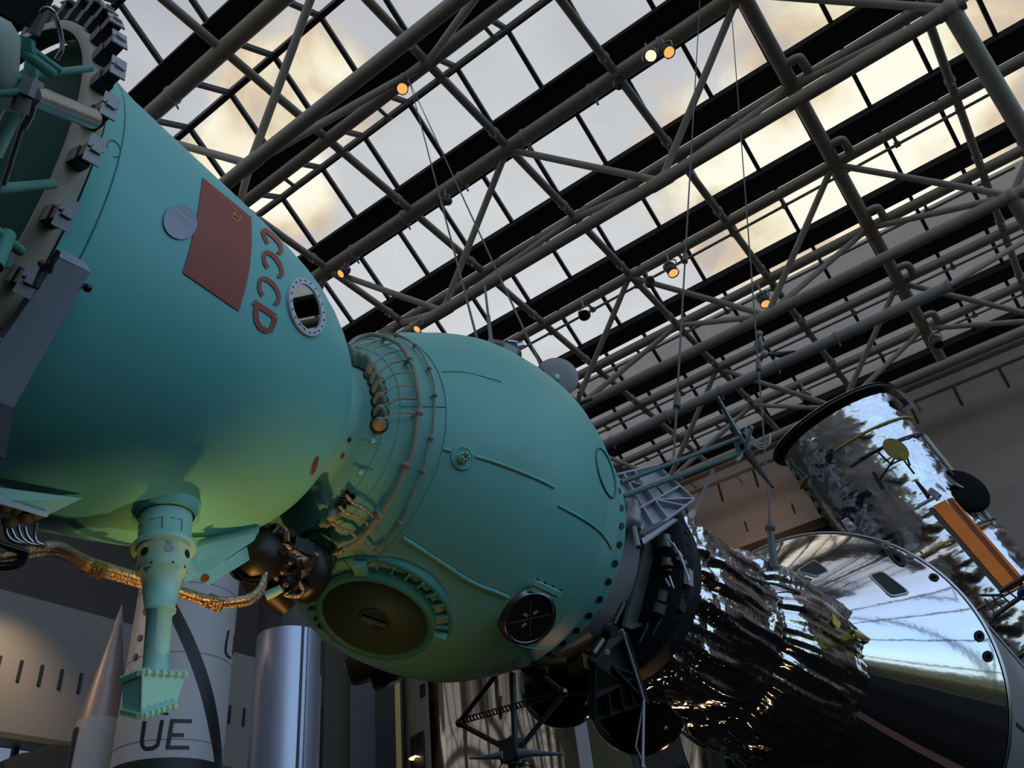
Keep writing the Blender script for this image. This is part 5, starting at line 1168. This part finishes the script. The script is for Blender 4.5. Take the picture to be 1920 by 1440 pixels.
e = V((math.cos(a - 0.80), math.sin(a - 0.80), 0)); m.box(gc + e * (gr + .03) + V((0, 0, onY(802, 1326, 18.5).z)), (0.06, 0.2, 0.32), (e, e.cross(V((0, 0, 1))), V((0, 0, 1)))); obj('dark_socket', m, BLACK, pnl); m = MB()
e = V((math.cos(a - 0.93), math.sin(a - 0.93), 0)); m.box(gc + e * (gr + .03) + V((0, 0, onY(800, 1438, 18.5).z)), (0.08, 0.62, 1.0), (e, e.cross(V((0, 0, 1))), V((0, 0, 1)))); obj('dark_opening', m, BLACK, pnl)
m = MB(); m.lathe(gc + e * (gr + 0.12) + V((0, 0, onY(795, 1436, 18.3).z)), V((0, 0, -1)), [(0, .02), (.06, .16), (.08, .16)], 16); obj('lit_lamp', m, LAMPHOT, pnl)
for (da, zz) in ((0.06, 8.9), (0.075, 8.1)):
    e = V((math.cos(a + da), math.sin(a + da), 0)); m = MB(); m.disc(gc + e * gr + V((0, 0, zz)), e, 0.06, 0.03, 12); obj('port', m, BLACK, gb)
m = MB()
for da in (-0.32, -0.08): 
    e = V((math.cos(a + da), math.sin(a + da), 0)); m.box(gc + e * gr + V((0, 0, 4.8)), (0.03, 0.05, 9.6), (e, e.cross(V((0, 0, 1))), V((0, 0, 1))))
obj('seam', m, mat('gold seam', (0.12, 0.09, 0.06), 0.4, .6), gb)
# pillars of the hall
def pillar(n, x0, x1, dist, mt):
    a_, b_ = atd(x0, 1400, dist), atd(x1, 1400, dist); c_ = (a_ + b_) / 2; w_ = (V((b_.x - a_.x, b_.y - a_.y, 0))).length; d_ = V((b_.x - a_.x, b_.y - a_.y, 0)).normalized()
    m = MB(); m.box((c_.x, c_.y, 6), (w_, 0.8, 12), (d_, d_.cross(V((0, 0, -1))), V((0, 0, 1)))); return struct('trim_%d' % n, m, mt)
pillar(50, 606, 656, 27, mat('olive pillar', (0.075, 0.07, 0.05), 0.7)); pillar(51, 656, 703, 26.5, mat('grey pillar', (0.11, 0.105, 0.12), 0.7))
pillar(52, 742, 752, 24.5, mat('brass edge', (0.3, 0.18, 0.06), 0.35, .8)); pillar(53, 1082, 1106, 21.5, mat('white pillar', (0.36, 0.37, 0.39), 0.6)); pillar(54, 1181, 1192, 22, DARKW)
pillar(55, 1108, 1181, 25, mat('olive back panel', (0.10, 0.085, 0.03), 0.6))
P = [atd(1188, 1342, 17), atd(1276, 1318, 17), atd(1299, 1430, 17), atd(1210, 1455, 17)]; pm = (P[2] + P[3]) / 2 + FW * 0.2
t = thing('dark_panel', (pm.x, pm.y, 0), 'dark brown square panel below the foil wrapped module', 'panel')
m = MB(); m.prism(P, FW * 0.3); obj('panel', m, mat('dark brown panel', (0.055, 0.05, 0.042), 0.7), t)
m = MB(); m.tube([(pm.x, pm.y, 0), pm + V((0, 0, 0.3))], 0.12, 12); obj('post', m, BLACK, t)
m = MB(); P = [atd(1284, 1330, 18), atd(1396, 1352, 18)]; P += [V((P[1].x, P[1].y, 0)), V((P[0].x, P[0].y, 0))]; m.prism(P, V((-.3, .45, 0))); tag(obj('display_cabinet', m, mat('slate cabinet', (0.045, 0.055, 0.065), 0.6, var=0.2, vscale=1.5, stretch=(3, 3, .2)), origin=P[0]), 'slate coloured cabinet right of the dark brown panel', 'cabinet')

# suspension cables
cable(onZ(764, 138, 20.8), onY(897, 645, 3.95), 0.010, 'thin cable from the upper left spotlight down to the round hull, left of its pair')
cable(onZ(760, 136, 20.8), onY(1018, 695, 4.3), 0.010, 'thin cable from the upper left spotlight to the grey dish, right of its pair')
cable(onZ(1313, -10, 20.8), onY(1263, 862, 5.6), 0.010, 'thin cable coming down to the middle of the green twin rod boom', (0.80, 0.955))
cable(onZ(1369, -10, 20.8), onY(1444, 975, 7.5), 0.010, 'long thin cable ending at the dark lifting rod above the foil', (0.86,))

# ------------------------------------------------------------------ sky and light
w = bpy.data.worlds.new('sky'); scene.world = w; w.use_nodes = True
nt = w.node_tree; N = nt.nodes; L = nt.links; N.clear()
out = N.new('ShaderNodeOutputWorld'); bg = N.new('ShaderNodeBackground'); L.new(bg.outputs[0], out.inputs[0])
tc = N.new('ShaderNodeTexCoord'); D_ = tc.outputs['Generated']
sp = N.new('ShaderNodeSeparateXYZ'); L.new(D_, sp.inputs[0])
def math_(op, a, b=None, clamp=False):
    n = N.new('ShaderNodeMath'); n.operation = op; n.use_clamp = clamp
    for i, v in enumerate((a, b)):
        if v is None: continue
        if isinstance(v, (int, float)): n.inputs[i].default_value = v
        else: L.new(v, n.inputs[i])
    return n.outputs[0]
def mix_(f, a, b):
    n = N.new('ShaderNodeMix'); n.data_type = 'RGBA'
    if isinstance(f, (int, float)): n.inputs[0].default_value = f
    else: L.new(f, n.inputs[0])
    for s, v in ((6, a), (7, b)):
        if isinstance(v, tuple): n.inputs[s].default_value = (*v, 1)
        else: L.new(v, n.inputs[s])
    return n.outputs[2]
def ramp_(f, stops):
    n = N.new('ShaderNodeValToRGB'); L.new(f, n.inputs[0]); e = n.color_ramp.elements
    while len(e) > 1: e.remove(e[0])
    e[0].position = stops[0][0]; e[0].color = (*stops[0][1], 1)
    for p, c in stops[1:]: x = e.new(p); x.color = (*c, 1)
    return n.outputs[0]
# clouds live on a flat layer: direction divided by its height
zc = math_('MAXIMUM', sp.outputs[2], 0.06)
cx = math_('DIVIDE', sp.outputs[0], zc); cy = math_('DIVIDE', sp.outputs[1], zc)
cb = N.new('ShaderNodeCombineXYZ'); L.new(cx, cb.inputs[0]); L.new(cy, cb.inputs[1])
nz = N.new('ShaderNodeTexNoise'); nz.inputs['Scale'].default_value = 3.6; nz.inputs['Detail'].default_value = 8; nz.inputs['Roughness'].default_value = 0.55; nz.inputs['Distortion'].default_value = 0.5
L.new(cb.outputs[0], nz.inputs['Vector'])
def lobe(x, y, power):
    d = ray(x, y); dp = N.new('ShaderNodeVectorMath'); dp.operation = 'DOT_PRODUCT'; L.new(D_, dp.inputs[0]); dp.inputs[1].default_value = d
    return math_('POWER', math_('MAXIMUM', dp.outputs['Value'], 0.0), power)
base0 = ramp_(sp.outputs[2], [(0.0, (0.80, 0.92, 1.0)), (0.3, (0.56, 0.59, 0.66)), (0.55, (0.60, 0.61, 0.66)), (0.8, (0.50, 0.51, 0.57)), (1.0, (0.40, 0.40, 0.47))])
north = ramp_(sp.outputs[2], [(0.0, (0.95, 1.2, 1.3)), (0.10, (0.95, 1.35, 1.5)), (0.22, (0.75, 1.15, 1.75)), (0.5, (0.72, 1.0, 1.5)), (0.9, (0.44, 0.46, 0.56))])
base = mix_(math_('MULTIPLY', math_('SUBTRACT', sp.outputs[0], 0.25), 2.5, True), base0, north)
# warm sunlit cloud banks: one low in the south, a smaller one to the left
warm = math_('ADD', math_('ADD', lobe(1510, 340, 60.0), math_('MULTIPLY', lobe(1800, 140, 80.0), 0.65)), math_('MULTIPLY', lobe(440, 260, 230.0), 0.62))
warm = math_('ADD', warm, math_('MULTIPLY', lobe(700, 190, 300.0), 0.45))
warm = math_('ADD', warm, math_('MULTIPLY', lobe(580, 120, 400.0), 0.5))
warm = math_('ADD', warm, math_('MULTIPLY', lobe(540, 370, 400.0), 0.6))
cl = math_('MULTIPLY', math_('SUBTRACT', math_('ADD', math_('MULTIPLY', warm, 0.50), nz.outputs['Fac']), 0.69), 6.5, True)
nz2 = N.new('ShaderNodeTexNoise'); nz2.inputs['Scale'].default_value = 6.5; nz2.inputs['Detail'].default_value = 7; nz2.inputs['Distortion'].default_value = 0.6; L.new(cb.outputs[0], nz2.inputs['Vector'])
wv = math_('ADD', math_('MULTIPLY', warm, 0.72), math_('MULTIPLY', math_('SUBTRACT', nz2.outputs['Fac'], 0.48), 2.2))
litc = ramp_(wv, [(0.0, (0.56, 0.52, 0.53)), (0.2, (0.66, 0.56, 0.49)), (0.42, (0.84, 0.69, 0.50)), (0.62, (1.06, 0.95, 0.72)), (0.9, (1.2, 1.14, 0.97))])
pale = math_('MULTIPLY', lobe(950, 600, 9.0), 0.85, True)
sky = mix_(pale, base, (0.78, 0.79, 0.81))
grain = math_('ADD', math_('MULTIPLY', nz2.outputs['Fac'], 0.36), 0.82)
vm = N.new('ShaderNodeVectorMath'); vm.operation = 'SCALE'; L.new(sky, vm.inputs[0]); L.new(grain, vm.inputs['Scale'])
sky = mix_(cl, vm.outputs[0], litc)
below = ramp_(math_('ADD', math_('MULTIPLY', sp.outputs[2], 4.0), 1.0), [(0.0, (0.012, 0.012, 0.010)), (0.58, (0.03, 0.033, 0.022)), (0.72, (0.06, 0.06, 0.035)), (0.75, (0.20, 0.19, 0.07)), (0.77, (0.07, 0.085, 0.06)), (0.92, (0.14, 0.16, 0.15)), (1.0, (0.40, 0.45, 0.45))])
up = math_('GREATER_THAN', sp.outputs[2], 0.0)
col = mix_(up, below, sky)
L.new(col, bg.inputs['Color']); bg.inputs['Strength'].default_value = 1.0

def spotlamp(name, loc, target, energy, col, size, blend=0.8, rad_=0.15):
    l = bpy.data.lights.new(name, 'SPOT'); l.energy = energy; l.color = col; l.spot_size = math.radians(size); l.spot_blend = blend; l.shadow_soft_size = rad_
    o = bpy.data.objects.new(name, l); COL.objects.link(o); o.location = V(loc)
    o.rotation_euler = (V(target) - V(loc)).to_track_quat('-Z', 'Y').to_euler(); return o
WARM = (1.0, 0.66, 0.34)
up_ = hit(DESC, 440, 985)[0] or hit(DESC, 420, 960)[0]
spotlamp('floor_uplight', (up_.x - 0.55, up_.y + 0.40, 0.2), up_ + V((-0.1, 0.10, 0)), 300, (1.0, 0.50, 0.12), 27, 1.0, 0.05)
spotlamp('hatch_fill', (-3.4, 3.1, 0.25), (-3.0, 3.0, 3.3), 42, (1.0, 0.58, 0.22), 44, 1.0, 0.08)  # added fill, carries the uplight's warm glow to the hatch side
spotlamp('periscope_fill', (-1.5, 2.9, 0.5), pb0 + V((0.0, 0.06, -0.45)), 75, (1.0, 0.72, 0.34), 19, 0.9, 0.05)  # added second fill, brightens the periscope and fairing plates
spotlamp('gallery_lamp', (-4.5, 11.7, 1.97), (-2.6, 4.4, 3.4), 40, WARM, 22, 0.8, 0.2)
spotlamp('wall_lamp', (LX + 1.6, 6.6, 8.8), (LX, 7.2, 7.1), 190, (1.0, 0.74, 0.46), 80, 1.0, 0.1)
spotlamp('rocket_lamp', (-14.5, 4.2, 8.6), (-12.0, 7.3, 6.2), 110, (1.0, 0.68, 0.42), 50, 0.9, 0.1)
spotlamp('end_wall_lamp', (-9, 30.5, 15.5), (-10.5, 34.5, 17.5), 120, (1.0, 0.62, 0.34), 90, 1.0, 0.2)
spotlamp('foil_lamp', (-1.0, 8.2, 0.4), (-2.8, 7.2, 3.6), 6, WARM, 50, 0.9, 0.12)
sun = bpy.data.lights.new('window_skylight', 'AREA'); sun.energy = 0
vs_ = scene.view_settings
vs_.view_transform = 'Standard'; vs_.look = 'None'; vs_.gamma = 1.0; vs_.exposure = 0.0
try: vs_.use_curve_mapping = False
except Exception: pass
scene.cycles.use_denoising = True
scene.cycles.max_bounces = 8; scene.cycles.transparent_max_bounces = 16
scene.cycles.sample_clamp_indirect = 6.0
